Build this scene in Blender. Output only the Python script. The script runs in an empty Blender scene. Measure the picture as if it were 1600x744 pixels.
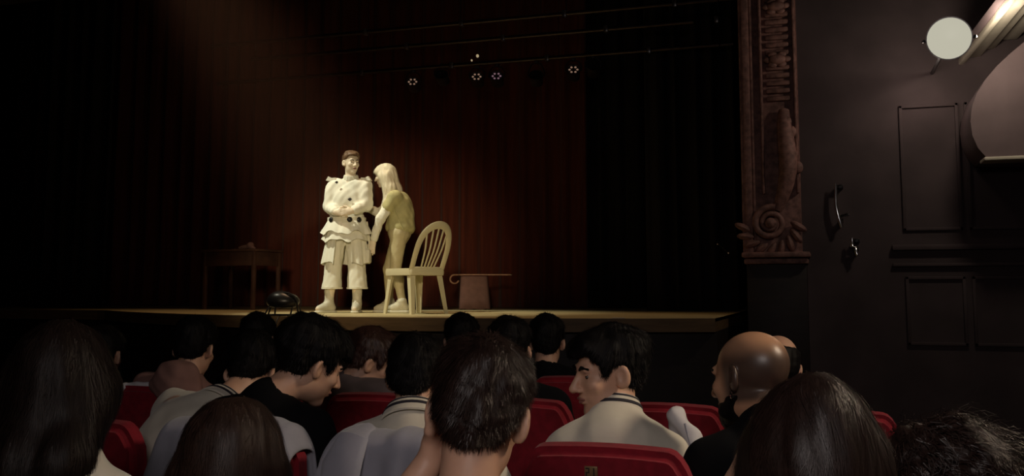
import bpy, bmesh, math, random
import numpy as np
from mathutils import Vector, Matrix, Euler, kdtree

# ------------------------------------------------------------------ camera, world, light, exposure
SC = bpy.context.scene
COL = SC.collection
PI = math.pi
TH = math.radians(18.0)              # the camera looks 18 degrees to the left of the stage axis
PITCH = math.atan(0.1)
F = 1500.0
CAMZ = 1.38
STZ = 1.15                           # stage floor height
FWD = Vector((-math.sin(TH), math.cos(TH), 0)); RGT = Vector((math.cos(TH), math.sin(TH), 0))

cam = bpy.data.cameras.new('camera'); camo = bpy.data.objects.new('camera', cam); COL.objects.link(camo)
camo.location = (0, 0, CAMZ); camo.rotation_euler = (PI/2 + PITCH, 0, TH)
cam.sensor_width = 36; cam.lens = 36*F/1600; cam.shift_y = -67/1600; cam.clip_end = 100
SC.camera = camo
SC.view_settings.view_transform = 'Standard'; SC.view_settings.look = 'None'
SC.view_settings.gamma = 1; SC.view_settings.use_curve_mapping = False
SC.view_settings.exposure = 0.0
w = bpy.data.worlds.new('world'); SC.world = w; w.use_nodes = True
w.node_tree.nodes['Background'].inputs[0].default_value = (0.5, 0.35, 0.3, 1)
w.node_tree.nodes['Background'].inputs[1].default_value = 0.002

def P(px, py, d):
    """the point seen at a pixel of the photograph, d metres ahead of the camera"""
    cx = (px-800)/F; cy = (305-py)/F
    s = d/(math.cos(PITCH)-cy*math.sin(PITCH))
    return Vector((0, 0, CAMZ)) + RGT*(cx*s) + FWD*d + Vector((0, 0, s*(math.sin(PITCH)+cy*math.cos(PITCH))))

def PG(px, py, d, z):
    p = P(px, py, d); return Vector((p.x, p.y, z))

def light(name, kind, loc, energy, color, target=None, **kw):
    l = bpy.data.lights.new(name, kind); l.energy = energy; l.color = color
    for k, v in kw.items(): setattr(l, k, v)
    o = bpy.data.objects.new(name, l); COL.objects.link(o); o.location = loc
    if target is not None:
        o.rotation_euler = (Vector(target)-Vector(loc)).to_track_quat('-Z', 'Y').to_euler()
    return o

ACT = P(570, 400, 10.3)
# two follow spots: one high over the left of the stage, one from the front of the house
light('spot_high', 'SPOT', P(90, -420, 8.8), 1350, (1.0, .94, .72), ACT+Vector((.35, 0, -.5)), spot_size=math.radians(32), spot_blend=.9, shadow_soft_size=.12)
light('spot_house', 'SPOT', (-8.2, 2.0, 6.2), 90, (.92, .98, 1.0), ACT+Vector((-.05, 0, .1)), spot_size=math.radians(9.0), spot_blend=.75, shadow_soft_size=.15)
# separate spot added above the camera for the red glow on the drapes
light('curtain_glow_spot', 'SPOT', (.2, -2.2, 3.3), 1950, (1.0, .80, .50), ACT+Vector((.05, 0, .25)), spot_size=math.radians(16), spot_blend=1.0, shadow_soft_size=.3)
light('stage_wash', 'SPOT', (-4.6, 9.2, 7.3), 320, (1.0, .62, .34), (-4.6, 9.4, 1.15), spot_size=math.radians(82), spot_blend=.9, shadow_soft_size=.3)  # overhead wash added to spread warm light along the stage floor
# dim house light behind the camera, over the audience
light('house_light_rear', 'AREA', (.35, -1.3, 2.8), 10.5, (1.0, .88, .84), (-.45, 2.5, .8), shape='RECTANGLE', size=1.2, size_y=.5, spread=math.radians(95))
light('floodlight_fill', 'AREA', (2.3, 3.0, 3.3), 12, (1.0, .80, .58), (-.45, 2.7, .9), shape='DISK', size=.5, spread=math.radians(80))  # unseen area light added to carry the floodlight's light onto the audience

# ------------------------------------------------------------------ materials
def mat(name, col, rough=.7, var=.25, scale=12.0, metal=0.0, bump=0.0, col2=None, stretch=None, emit=None, estr=0, spec=.5, sheen=0, sss=0):
    m = bpy.data.materials.new(name); m.use_nodes = True
    nt = m.node_tree; b = nt.nodes['Principled BSDF']
    b.inputs['Roughness'].default_value = rough; b.inputs['Metallic'].default_value = metal
    b.inputs['Specular IOR Level'].default_value = spec
    if sheen: b.inputs['Sheen Weight'].default_value = sheen
    if sss:
        b.inputs['Subsurface Weight'].default_value = sss; b.inputs['Subsurface Radius'].default_value = (.01, .004, .002)
    tc = nt.nodes.new('ShaderNodeTexCoord'); mp = nt.nodes.new('ShaderNodeMapping')
    nt.links.new(tc.outputs['Object'], mp.inputs['Vector'])
    if stretch: mp.inputs['Scale'].default_value = stretch
    n = nt.nodes.new('ShaderNodeTexNoise'); n.inputs['Scale'].default_value = scale; n.inputs['Detail'].default_value = 5
    nt.links.new(mp.outputs[0], n.inputs['Vector'])
    r = nt.nodes.new('ShaderNodeValToRGB')
    c2 = col2 or tuple(c*(1-var) for c in col)
    r.color_ramp.elements[0].position = .35; r.color_ramp.elements[1].position = .68
    r.color_ramp.elements[0].color = (*c2, 1); r.color_ramp.elements[1].color = (*col, 1)
    nt.links.new(n.outputs['Fac'], r.inputs['Fac']); nt.links.new(r.outputs[0], b.inputs['Base Color'])
    if bump:
        bp = nt.nodes.new('ShaderNodeBump'); bp.inputs['Strength'].default_value = bump; bp.inputs['Distance'].default_value = .01
        nt.links.new(n.outputs['Fac'], bp.inputs['Height']); nt.links.new(bp.outputs[0], b.inputs['Normal'])
    if emit:
        b.inputs['Emission Color'].default_value = (*emit, 1); b.inputs['Emission Strength'].default_value = estr
    return m

M = dict(
    skin=mat('skin', (.60, .35, .24), .5, .12, 20, sss=.08),
    skin_tan=mat('skin_tan', (.46, .25, .15), .38, .15, 14, sss=.05),
    skin_pale=mat('skin_pale', (.80, .68, .52), .5, .1, 20),
    lip=mat('lip', (.30, .12, .10), .45, .1, 30),
    eye_white=mat('eye_white', (.42, .37, .34), .12, .05, 40),
    iris=mat('iris', (.02, .012, .008), .03, .1, 60, spec=1.0),
    hair_black=mat('hair_black', (.005, .004, .004), .6, .3, 40, spec=.15),
    hair_dark=mat('hair_dark', (.026, .013, .010), .48, .35, 60, spec=.4),
    hair_deep=mat('hair_deep', (.014, .008, .006), .55, .35, 60, spec=.2),
    hair_brown=mat('hair_brown', (.036, .018, .012), .55, .35, 60, spec=.35),
    hair_light=mat('hair_light', (.22, .13, .07), .5, .3, 60),
    hair_red=mat('hair_red', (.05, .020, .013), .5, .35, 60),
    hair_blond=mat('hair_blond', (.88, .82, .64), .5, .08, 50),
    
    white_shirt=mat('white_shirt', (.60, .56, .47), .85, .08, 16, bump=.15, sheen=.2),
    white_cotton=mat('white_cotton', (.80, .78, .66), .85, .05, 14, bump=.2),
    cream_cotton=mat('cream_cotton', (.74, .71, .58), .85, .06, 14, bump=.2),
    shaded_cream=mat('shaded_cream', (.50, .46, .22), .8, .25, 9, bump=.3),  # cream jacket with the olive of its shaded side mixed into the colour
    legging=mat('legging', (.52, .45, .26), .45, .12, 12),
    black_cloth=mat('black_cloth', (.004, .004, .005), .95, .2, 20, spec=.12),
    grey_cloth=mat('grey_cloth', (.10, .075, .078), .9, .2, 20, bump=.2),
    jacket=mat('jacket', (.32, .32, .38), .9, .14, 10, bump=.35, sheen=.2),
    jacket_white=mat('jacket_white', (.62, .60, .62), .8, .1, 10, bump=.2),
    stripe=mat('stripe', (.015, .012, .02), .8, .1, 20),
    red_velvet=mat('red_velvet', (.24, .009, .020), .85, .3, 30, bump=.12, sheen=.06, spec=.25),
    seat_metal=mat('seat_metal', (.03, .025, .025), .45, .3, 20, metal=.6),
    seat_wood=mat('seat_wood', (.06, .03, .02), .5, .4, 6, stretch=(1, 1, 8)),
    brass=mat('brass', (.30, .18, .09), .4, .3, 30, metal=.4),
    ink=mat('ink', (.02, .012, .01), .6, .1, 30),
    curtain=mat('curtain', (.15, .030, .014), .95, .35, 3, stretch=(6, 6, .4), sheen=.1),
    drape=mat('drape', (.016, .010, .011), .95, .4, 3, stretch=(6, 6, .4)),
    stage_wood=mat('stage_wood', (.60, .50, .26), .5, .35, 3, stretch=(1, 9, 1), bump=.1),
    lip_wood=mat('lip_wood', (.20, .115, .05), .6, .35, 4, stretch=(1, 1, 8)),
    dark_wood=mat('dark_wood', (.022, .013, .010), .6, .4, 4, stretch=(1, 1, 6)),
    floor=mat('floor', (.02, .014, .014), .8, .4, 6),
    wall=mat('wall', (.085, .060, .062), .9, .3, 2.5, bump=.1),
    wall_left=mat('wall_left', (.045, .042, .016), .9, .3, 2.5),
    plaster=mat('plaster', (.38, .19, .155), .65, .55, 18, bump=.4),
    balcony=mat('balcony', (.15, .105, .108), .8, .2, 4),
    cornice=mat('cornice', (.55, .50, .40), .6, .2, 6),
    metal=mat('metal', (.35, .33, .33), .3, .2, 20, metal=.9),
    pipe=mat('pipe', (.10, .075, .07), .38, .3, 9, metal=.85),
    black_metal=mat('black_metal', (.02, .017, .018), .35, .3, 20, metal=.4),
    par=mat('par', (.02, .015, .015), .5, .3, 20),
    plastic=mat('plastic', (.62, .56, .36), .38, .06, 6),
    cane=mat('cane', (.78, .42, .26), .35, .3, 30, stretch=(1, 1, 1)),
    cloth_mauve=mat('cloth_mauve', (.26, .135, .115), .9, .18, 14, bump=.25),
    table_wood=mat('table_wood', (.10, .045, .03), .6, .4, 6),
    shoe=mat('shoe', (.70, .66, .50), .6, .2, 20),
    leather=mat('leather', (.66, .62, .5), .55, .2, 14),
    lamp_lens=mat('lamp_lens', (.02, .02, .02), .3, .02, 4, emit=(1.0, .96, .76), estr=.5),
    led=mat('led', (.6, .45, .4), .3, .1, 4, emit=(1.0, .62, .42), estr=.20),
    led_pink=mat('led_pink', (.6, .45, .4), .3, .1, 4, emit=(1.0, .58, .72), estr=.16),
    silver=mat('silver', (.8, .8, .8), .15, .1, 30, metal=1.0),
    paper=mat('paper', (.7, .66, .55), .8, .1, 10),
)

# ------------------------------------------------------------------ object helpers
def link(name, me, m=None, parent=None, loc=None):
    o = bpy.data.objects.new(name, me); COL.objects.link(o)
    if m is not None and me is not None and not me.materials: me.materials.append(M[m] if isinstance(m, str) else m)
    if loc is not None: o.location = loc
    if parent is not None: o.parent = parent
    return o

def tag(o, label=None, cat=None, group=None, kind=None):
    if label: o['label'] = label
    if cat: o['category'] = cat
    if group: o['group'] = group
    if kind: o['kind'] = kind
    return o

def thing(name, label, cat, loc=(0, 0, 0), rz=0, group=None):
    o = bpy.data.objects.new(name, None); COL.objects.link(o); o.location = loc; o.rotation_euler = (0, 0, rz)
    o.empty_display_size = .1
    return tag(o, label, cat, group)

def copy_tree(o, parent=None):
    c = o.copy(); COL.objects.link(c)
    if parent is not None: c.parent = parent; c.matrix_parent_inverse = o.matrix_parent_inverse.copy()
    for ch in list(o.children): copy_tree(ch, c)
    return c

def arr_mesh(name, V, Q, smooth=True):
    """mesh from arrays; Q is (n,4) or (n,3)"""
    V = np.asarray(V, np.float32); Q = np.asarray(Q, np.int32)
    me = bpy.data.meshes.new(name); k = Q.shape[1]
    me.vertices.add(len(V)); me.vertices.foreach_set('co', V.ravel())
    me.loops.add(Q.size); me.loops.foreach_set('vertex_index', Q.ravel())
    me.polygons.add(len(Q)); me.polygons.foreach_set('loop_start', np.arange(0, Q.size, k, dtype=np.int32))
    try: me.polygons.foreach_set('loop_total', np.full(len(Q), k, np.int32))
    except Exception: pass
    me.polygons.foreach_set('use_smooth', np.full(len(Q), smooth, bool))
    me.update(calc_edges=True); me.validate()
    return me

class MB:
    """collects simple solids into one mesh"""
    def __init__(s): s.b = bmesh.new()
    def box(s, c, size, bev=0, R=None, seg=2):
        t = bmesh.new(); bmesh.ops.create_cube(t, size=1)
        bmesh.ops.scale(t, vec=size, verts=t.verts)
        if bev: bmesh.ops.bevel(t, geom=t.edges[:], offset=bev, segments=seg, affect='EDGES', profile=.5)
        return s._add(t, c, R)
    def _add(s, t, c=(0, 0, 0), R=None):
        mt = Matrix.Translation(Vector(c)) @ (R.to_4x4() if R is not None else Matrix())
        bmesh.ops.transform(t, matrix=mt, verts=t.verts)
        me = bpy.data.meshes.new('tmp'); t.to_mesh(me); t.free(); s.b.from_mesh(me); bpy.data.meshes.remove(me)
        return s
    def ball(s, c, r, R=None, seg=16):
        t = bmesh.new(); bmesh.ops.create_uvsphere(t, u_segments=seg, v_segments=max(8, seg*2//3), radius=1)
        bmesh.ops.scale(t, vec=r if hasattr(r, '__len__') else (r, r, r), verts=t.verts)
        return s._add(t, c, R)
    def tube(s, path, r, n=10, closed=False, flat=None):
        """swept tube; r a number or list; flat=(vec, width, thick) sweeps a flat rounded band across vec"""
        path = [Vector(p) for p in path]; m = len(path); rr = r if hasattr(r, '__len__') else [r]*m
        rings = []; prev = None
        for i, p in enumerate(path):
            a = path[(i-1) % m] if (i or closed) else p; c = path[(i+1) % m] if (i < m-1 or closed) else p
            t = (c-a).normalized()
            if flat is not None:
                u = Vector(flat[0]); u = (u-t*u.dot(t)).normalized(); v = t.cross(u)
                wd = flat[1][i] if hasattr(flat[1], '__len__') else flat[1]
                ring = [s.b.verts.new(p+u*(math.cos(2*PI*k/n)*wd/2)+v*(math.sin(2*PI*k/n)*flat[2]/2)) for k in range(n)]
            else:
                if prev is None:
                    u = t.orthogonal().normalized()
                else: u = (prev-t*prev.dot(t)).normalized()
                prev = u; v = t.cross(u)
                ring = [s.b.verts.new(p+u*(math.cos(2*PI*k/n)*rr[i])+v*(math.sin(2*PI*k/n)*rr[i])) for k in range(n)]
            rings.append(ring)
        for i in range(m if closed else m-1):
            A, B = rings[i], rings[(i+1) % m]
            for k in range(n): s.b.faces.new((A[k], A[(k+1) % n], B[(k+1) % n], B[k]))
        if not closed:
            s.b.faces.new(rings[0][::-1]); s.b.faces.new(rings[-1])
        return s
    def lathe(s, prof, c=(0, 0, 0), R=None, n=24):
        """profile of (radius, z)"""
        t = bmesh.new(); rings = []
        for (r, z) in prof:
            rings.append([t.verts.new((r*math.cos(2*PI*k/n), r*math.sin(2*PI*k/n), z)) for k in range(n)])
        for A, B in zip(rings, rings[1:]):
            for k in range(n): t.faces.new((A[k], A[(k+1) % n], B[(k+1) % n], B[k]))
        t.faces.new(rings[0][::-1]); t.faces.new(rings[-1])
        return s._add(t, c, R)
    def prism(s, pts, a, b, R=None, c=(0, 0, 0)):
        """outline pts in the xz plane extruded along y from a to b"""
        t = bmesh.new(); A = [t.verts.new((x, a, z)) for x, z in pts]; B = [t.verts.new((x, b, z)) for x, z in pts]; n = len(pts)
        for k in range(n): t.faces.new((A[k], A[(k+1) % n], B[(k+1) % n], B[k]))
        t.faces.new(A[::-1]); t.faces.new(B)
        return s._add(t, c, R)
    def build(s, name, m, parent=None, smooth=True, loc=None):
        bmesh.ops.recalc_face_normals(s.b, faces=s.b.faces)
        me = bpy.data.meshes.new(name)
        if smooth:
            for f in s.b.faces: f.smooth = True
            for e in s.b.edges:
                if len(e.link_faces) == 2 and e.calc_face_angle(0) > .7: e.smooth = False
        s.b.to_mesh(me); s.b.free()
        return link(name, me, m, parent, loc)

def align(d):
    return Vector(d).to_track_quat('Z', 'Y').to_matrix()

# ------------------------------------------------------------------ implicit surfaces
def ax(lo, hi, fine, hf, hc):
    out = [lo]
    while out[-1] < hi:
        t = out[-1]; out.append(t+(hf if any(a-hc <= t <= b for a, b in fine) else hc))
    return np.array(out, np.float32)

class Field:
    def __init__(s): s.ops = []
    def e(s, c, r, k=.02, R=None, sub=False): s.ops.append(('e', np.array(c, float), np.array(r, float), k, R, sub)); return s
    def c(s, a, b, ra, rb, k=.02, sub=False, flat=None): s.ops.append(('c', np.array(a, float), np.array(b, float), (ra, rb), k, flat, sub)); return s
    def b(s, c, h, rad, k=.01, R=None, sub=False): s.ops.append(('b', np.array(c, float), np.array(h, float), rad, k, R, sub)); return s
    def fn(s, f, mode, k=.01): s.ops.append(('f', f, mode, k)); return s
    def bounds(s):
        lo = np.full(3, 1e9); hi = -lo
        for o in s.ops:
            if o[0] == 'f' or o[-1] is True: continue
            if o[0] == 'c':
                r = max(o[3]); a = np.minimum(o[1], o[2])-r; b = np.maximum(o[1], o[2])+r
            else:
                r = np.full(3, float(np.max(o[2]) if o[4 if o[0] == 'e' else 5] is not None else 0)) if o[4 if o[0] == 'e' else 5] is not None else o[2]
                a = o[1]-r; b = o[1]+r
            lo = np.minimum(lo, a); hi = np.maximum(hi, b)
        return lo, hi
    def mesh(s, name, h=.006, hc=None, fine=None, infl=0.0, noise=None, relax=0):
        lo, hi = s.bounds(); pad = .03+infl+(noise[0] if noise else 0); lo = lo-pad; hi = hi+pad; hc = hc or h
        axes = [ax(lo[i], hi[i], [(bx[0][i], bx[1][i]) for bx in fine] if fine else [(lo[i], hi[i])], h, hc) for i in range(3)]
        X, Y, Z = axes; D = np.full((len(X), len(Y), len(Z)), .3, np.float32)
        for o in s.ops:
            if o[0] == 'f':
                px = np.stack(np.meshgrid(X, Y, Z, indexing='ij'), -1); d = o[1](px).astype(np.float32)
                kk = o[3]
                if o[2] == 'max': hh = np.clip(.5-.5*(d-D)/kk, 0, 1); D = d*(1-hh)+D*hh+kk*hh*(1-hh)
                else: D = D+d
                continue
            k = o[3] if o[0] == 'e' else o[4]
            if o[0] == 'c':
                r = max(o[3]); a = np.minimum(o[1], o[2])-r; b = np.maximum(o[1], o[2])+r
            else:
                r = float(np.max(o[2])); a = o[1]-r; b = o[1]+r
            m = k+.05
            sl = []
            for A, l0, h0 in zip(axes, a-m, b+m):
                sl.append(slice(int(np.searchsorted(A, l0)), int(np.searchsorted(A, h0))))
            if any(q.stop <= q.start for q in sl): continue
            p = np.stack(np.meshgrid(X[sl[0]], Y[sl[1]], Z[sl[2]], indexing='ij'), -1).astype(np.float32)
            if o[0] == 'e':
                q = p-o[1].astype(np.float32)
                if o[4] is not None: q = q @ np.array(o[4], np.float32)
                rr = o[2].astype(np.float32); k0 = np.linalg.norm(q/rr, axis=-1); k1 = np.linalg.norm(q/(rr*rr), axis=-1)+1e-9
                d = k0*(k0-1)/k1
            elif o[0] == 'c':
                ab = o[2]-o[1]; l2 = float(ab @ ab)+1e-12; q = p-o[1].astype(np.float32)
                t = np.clip(q @ (ab/l2).astype(np.float32), 0, 1)
                v = q-t[..., None]*ab.astype(np.float32)
                if o[5] is not None:
                    fv = np.array(o[5][0], np.float32); fv /= np.linalg.norm(fv); cc = v @ fv; v = v+(cc*(1/o[5][1]-1))[..., None]*fv
                d = np.linalg.norm(v, axis=-1)-(o[3][0]+t*(o[3][1]-o[3][0]))
            else:
                q = p-o[1].astype(np.float32)
                if o[5] is not None: q = q @ np.array(o[5], np.float32)
                q = np.abs(q)-(o[2]-o[3]).astype(np.float32)
                d = np.linalg.norm(np.maximum(q, 0), axis=-1)+np.minimum(q.max(-1), 0)-o[3]
            S = D[sl[0], sl[1], sl[2]]; sub = o[-1]
            if sub:
                d = -d; hh = np.clip(.5-.5*(d-S)/k, 0, 1); D[sl[0], sl[1], sl[2]] = d*(1-hh)+S*hh+k*hh*(1-hh)
            else:
                hh = np.clip(.5+.5*(S-d)/k, 0, 1); D[sl[0], sl[1], sl[2]] = S*(1-hh)+d*hh-k*hh*(1-hh)
        if infl: D = D-infl
        if noise:
            amp, fr = noise[:2]; px, py, pz = np.meshgrid(X*fr, Y*fr, Z*fr*(noise[2] if len(noise) > 2 else 1), indexing='ij')
            D = D+amp*(np.sin(px+1.7*np.sin(py*.7+pz*.4))*np.cos(py*1.1+np.sin(pz))+.5*np.sin(2.1*px+pz*1.3)*np.sin(1.7*py-pz*2.2))
        D[0], D[-1] = .1, .1; D[:, 0], D[:, -1] = .1, .1; D[:, :, 0], D[:, :, -1] = .1, .1
        V, Q = nets(D, axes)
        for _ in range(relax):
            acc = np.zeros_like(V); cnt = np.zeros(len(V))
            for a, b in ((0, 1), (1, 2), (2, 3), (3, 0)):
                np.add.at(acc, Q[:, a], V[Q[:, b]]); np.add.at(acc, Q[:, b], V[Q[:, a]])
                np.add.at(cnt, Q[:, a], 1); np.add.at(cnt, Q[:, b], 1)
            V = V*.4+.6*acc/np.maximum(cnt, 1)[:, None]
        return V, Q

def nets(D, axes):
    S = D < 0; n = np.array(D.shape)-1
    c = np.zeros(n, np.int8)
    offs = [(i, j, k) for i in (0, 1) for j in (0, 1) for k in (0, 1)]
    for i, j, k in offs: c += S[i:n[0]+i, j:n[1]+j, k:n[2]+k]
    act = np.argwhere((c > 0) & (c < 8)); idx = np.full(n, -1, np.int32); idx[tuple(act.T)] = np.arange(len(act))
    vals = np.stack([D[act[:, 0]+i, act[:, 1]+j, act[:, 2]+k] for i, j, k in offs], 1)
    acc = np.zeros((len(act), 3)); cnt = np.zeros(len(act)); O = np.array(offs, float)
    for a in range(8):
        for b in range(a+1, 8):
            if np.abs(O[a]-O[b]).sum() != 1: continue
            va, vb = vals[:, a], vals[:, b]; m = (va < 0) != (vb < 0)
            t = np.where(m, va/np.where(m, va-vb, 1), 0)
            acc += m[:, None]*(O[a]+t[:, None]*(O[b]-O[a])); cnt += m
    loc = acc/np.maximum(cnt, 1)[:, None]
    V = np.stack([axes[i][act[:, i]]+loc[:, i]*(axes[i][act[:, i]+1]-axes[i][act[:, i]]) for i in range(3)], 1)
    Qs = []
    for axis in range(3):
        u, v = [(1, 2), (2, 0), (0, 1)][axis]
        A = np.moveaxis(S, axis, 0); e = np.argwhere(A[:-1] != A[1:])
        full = np.zeros((len(e), 3), int); full[:, axis] = e[:, 0]
        rest = [i for i in range(3) if i != axis]; full[:, rest[0]] = e[:, 1]; full[:, rest[1]] = e[:, 2]
        ok = (full[:, u] > 0) & (full[:, v] > 0) & (full[:, u] < n[u]) & (full[:, v] < n[v]); full = full[ok]
        ins = S[tuple(full.T)]
        def cell(du, dv):
            g = full.copy(); g[:, u] += du; g[:, v] += dv; return idx[tuple(g.T)]
        q = np.stack([cell(-1, -1), cell(0, -1), cell(0, 0), cell(-1, 0)], 1)
        q[~ins] = q[~ins][:, ::-1]; Qs.append(q)
    return V, np.concatenate(Qs)

def vnormals(V, Q):
    N = np.zeros_like(V); f = np.cross(V[Q[:, 2]]-V[Q[:, 0]], V[Q[:, 3]]-V[Q[:, 1]])
    for k in range(4): np.add.at(N, Q[:, k], f)
    return N/(np.linalg.norm(N, axis=1)[:, None]+1e-12)

def strands(V, Q, flow, n, L, width, seed, lift=.004, curl=0.0, seg=4, droop=0.0, lens=None):
    """ribbon hairs that follow a hair shell; lift is how far the tips stand off"""
    rg = np.random.default_rng(seed); N = vnormals(V, Q); i = rg.integers(0, len(V), n)
    kd = kdtree.KDTree(len(V))
    for k, v in enumerate(V): kd.insert(v, k)
    kd.balance()
    p = V[i]+rg.normal(0, .002, (n, 3)); nn = N[i]
    ln = rg.uniform(L*.55, L*1.15, n)[:, None]
    if lens is not None: ln = ln*lens(p)[:, None]
    lf = rg.uniform(-.2, 1.0, n)[:, None]*lift; ph = rg.uniform(0, 6.28, n)[:, None]; jit = rg.normal(0, .20, (n, 3))
    Vs = []; side = None
    for k in range(seg+1):
        s = k/seg
        t = flow(p)+jit; t = t-nn*(t*nn).sum(1)[:, None]; t /= np.linalg.norm(t, axis=1)[:, None]+1e-9
        side = np.cross(nn, t)
        q = p+nn*(lf*s**1.3+.0006)
        if curl: q = q+side*(curl*np.sin(ph+s*7))+nn*(curl*np.cos(ph+s*7)*.8)
        wd = width*(1-.85*s**1.5)
        Vs += [q-side*wd/2, q+side*wd/2]
        if k < seg:
            p = p+t*(ln/seg)
            j = np.array([kd.find(v)[1] for v in p]); nn = N[j]
            p = p-nn*((p-V[j])*nn).sum(1)[:, None]
    A = np.stack(Vs, 1).reshape(-1, 3); m = 2*(seg+1); base = np.arange(n)*m
    Qs = [np.stack([base+2*k, base+2*k+1, base+2*k+3, base+2*k+2], 1) for k in range(seg)]
    return A, np.concatenate(Qs)

def merged(*parts):
    Vs, Qs, o = [], [], 0
    for V, Q in parts: Vs.append(V); Qs.append(Q+o); o += len(V)
    return np.concatenate(Vs), np.concatenate(Qs)

def revolve(mb, loop, c=(0, 0, 0), R=None, sx=1.0, sy=1.0, n=36, wave=None, a0=0.0, a1=2*PI):
    """closed profile loop of (radius, z) swept round z; wave(angle, z) adds to the radius"""
    t = bmesh.new(); full = abs(a1-a0-2*PI) < 1e-6; m = n if full else n+1; rings = []
    for k in range(m):
        a = a0+(a1-a0)*k/n
        rings.append([t.verts.new(((r+(wave(a, z) if wave else 0))*math.cos(a)*sx, (r+(wave(a, z) if wave else 0))*math.sin(a)*sy, z)) for r, z in loop])
    q = len(loop)
    for k in range(m if full else m-1):
        A, B = rings[k], rings[(k+1) % m]
        for j in range(q): t.faces.new((A[j], B[j], B[(j+1) % q], A[(j+1) % q]))
    if not full: t.faces.new(rings[0]); t.faces.new(rings[-1][::-1])
    return mb._add(t, c, R)

# ------------------------------------------------------------------ the setting
def struct(o): return tag(o, kind='structure')
PY = 9.6                                                     # the proscenium wall
FZ2 = -0.0
struct(MB().box((-5, 3.4, -.1), (22, 12.4, .2)).build('floor', 'floor', smooth=False))
struct(MB().box((-5, -.1, .0275), (22, 4.2, .045)).build('trim_1', 'floor', smooth=False))      # the low riser of the rear rows
RISE = .05
# stage: floor slab with a curved apron, its lip and the dark front below it
sxc = -3.6
def apron(x): return 7.72+.085*(x-sxc)**2 if abs(x-sxc) < 4.7 else 7.72+.085*4.7**2
xs = np.linspace(-11.5, -.90, 90)
def stage_solid(z0, z1, inset, back):
    b = MB(); bb = b.b; top = []; bot = []
    for x in xs:
        y = apron(x)+inset
        top.append(bb.verts.new((x, y, z1))); bot.append(bb.verts.new((x, y, z0)))
    tb = [bb.verts.new((x, back, z1)) for x in xs]; bk = [bb.verts.new((x, back, z0)) for x in xs]
    for i in range(len(xs)-1):
        bb.faces.new((top[i], bot[i], bot[i+1], top[i+1])); bb.faces.new((top[i], top[i+1], tb[i+1], tb[i]))
        bb.faces.new((bot[i], bk[i], bk[i+1], bot[i+1])); bb.faces.new((tb[i], tb[i+1], bk[i+1], bk[i]))
    bb.faces.new((top[0], tb[0], bk[0], bot[0])); bb.faces.new((top[-1], bot[-1], bk[-1], tb[-1]))
    return b
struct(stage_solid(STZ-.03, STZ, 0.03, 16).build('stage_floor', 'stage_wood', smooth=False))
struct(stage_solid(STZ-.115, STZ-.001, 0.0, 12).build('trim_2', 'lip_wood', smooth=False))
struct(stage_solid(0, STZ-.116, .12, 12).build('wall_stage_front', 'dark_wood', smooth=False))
# proscenium wall with its opening, side walls, rear wall, ceilings
XR, XL = -.70, -10.75                                        # edges of the stage opening
b = MB().box(((XR+.34+3.2)/2, PY+.25, 3.75), (3.2-XR-.34, .5, 7.5)).box((-11.4, PY+.25, 3.75), (1.3, .5, 7.5)).box((-5.3, PY+.25, 6.4), (11.2, .5, 2.2))
struct(b.build('wall_stage', 'wall', smooth=False))
struct(MB().box((2.9, 4.4, 3.75), (.2, 15, 7.5)).build('wall_right', 'wall', smooth=False))
struct(MB().box((-13.0, 4.4, 3.75), (.2, 15, 7.5)).build('wall_left', 'wall_left', smooth=False))
struct(MB().box((-5, -3.1, 3.75), (16.2, .2, 7.5)).build('wall_rear', 'wall', smooth=False))
struct(MB().box((-5, 3.3, 7.6), (16.4, 13.0, .2)).build('ceiling', 'wall', smooth=False))
struct(MB().box((-5, 16.1, 4.2), (14, .2, 8.4)).box((-12.1, 13, 4.2), (.2, 6.4, 8.4)).box((1.9, 13, 4.2), (.2, 6.4, 8.4)).build('wall_stage_back', 'drape', smooth=False))
struct(MB().box((-5, 13, 8.5), (14.4, 6.6, .2)).build('ceiling_stage', 'drape', smooth=False))
# dado rail and recessed panels on the wall right of the proscenium
b = MB().box((1.75, PY-.03, 1.78), (2.3, .06, .05), .01).box((1.75, PY-.02, 1.62), (2.3, .04, .03), .008)
struct(b.build('trim_3', 'wall'))
for k, (x0, x1) in enumerate(((.72, 1.2), (1.28, 1.85))):
    for (z0, z1) in ((.9, 1.5), (1.95, 3.1)):
        f = MB()
        for (a, c2) in (((x0, z0), (x1, z0)), ((x0, z1), (x1, z1)), ((x0, z0), (x0, z1)), ((x1, z0), (x1, z1))):
            f.box(((a[0]+c2[0])/2, PY-.012, (a[1]+c2[1])/2), (abs(c2[0]-a[0])+.03, .024, abs(c2[1]-a[1])+.03), .006)
        struct(f.build('trim_%d' % (4+k*2+(z0 > 1)), 'wall'))

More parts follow.
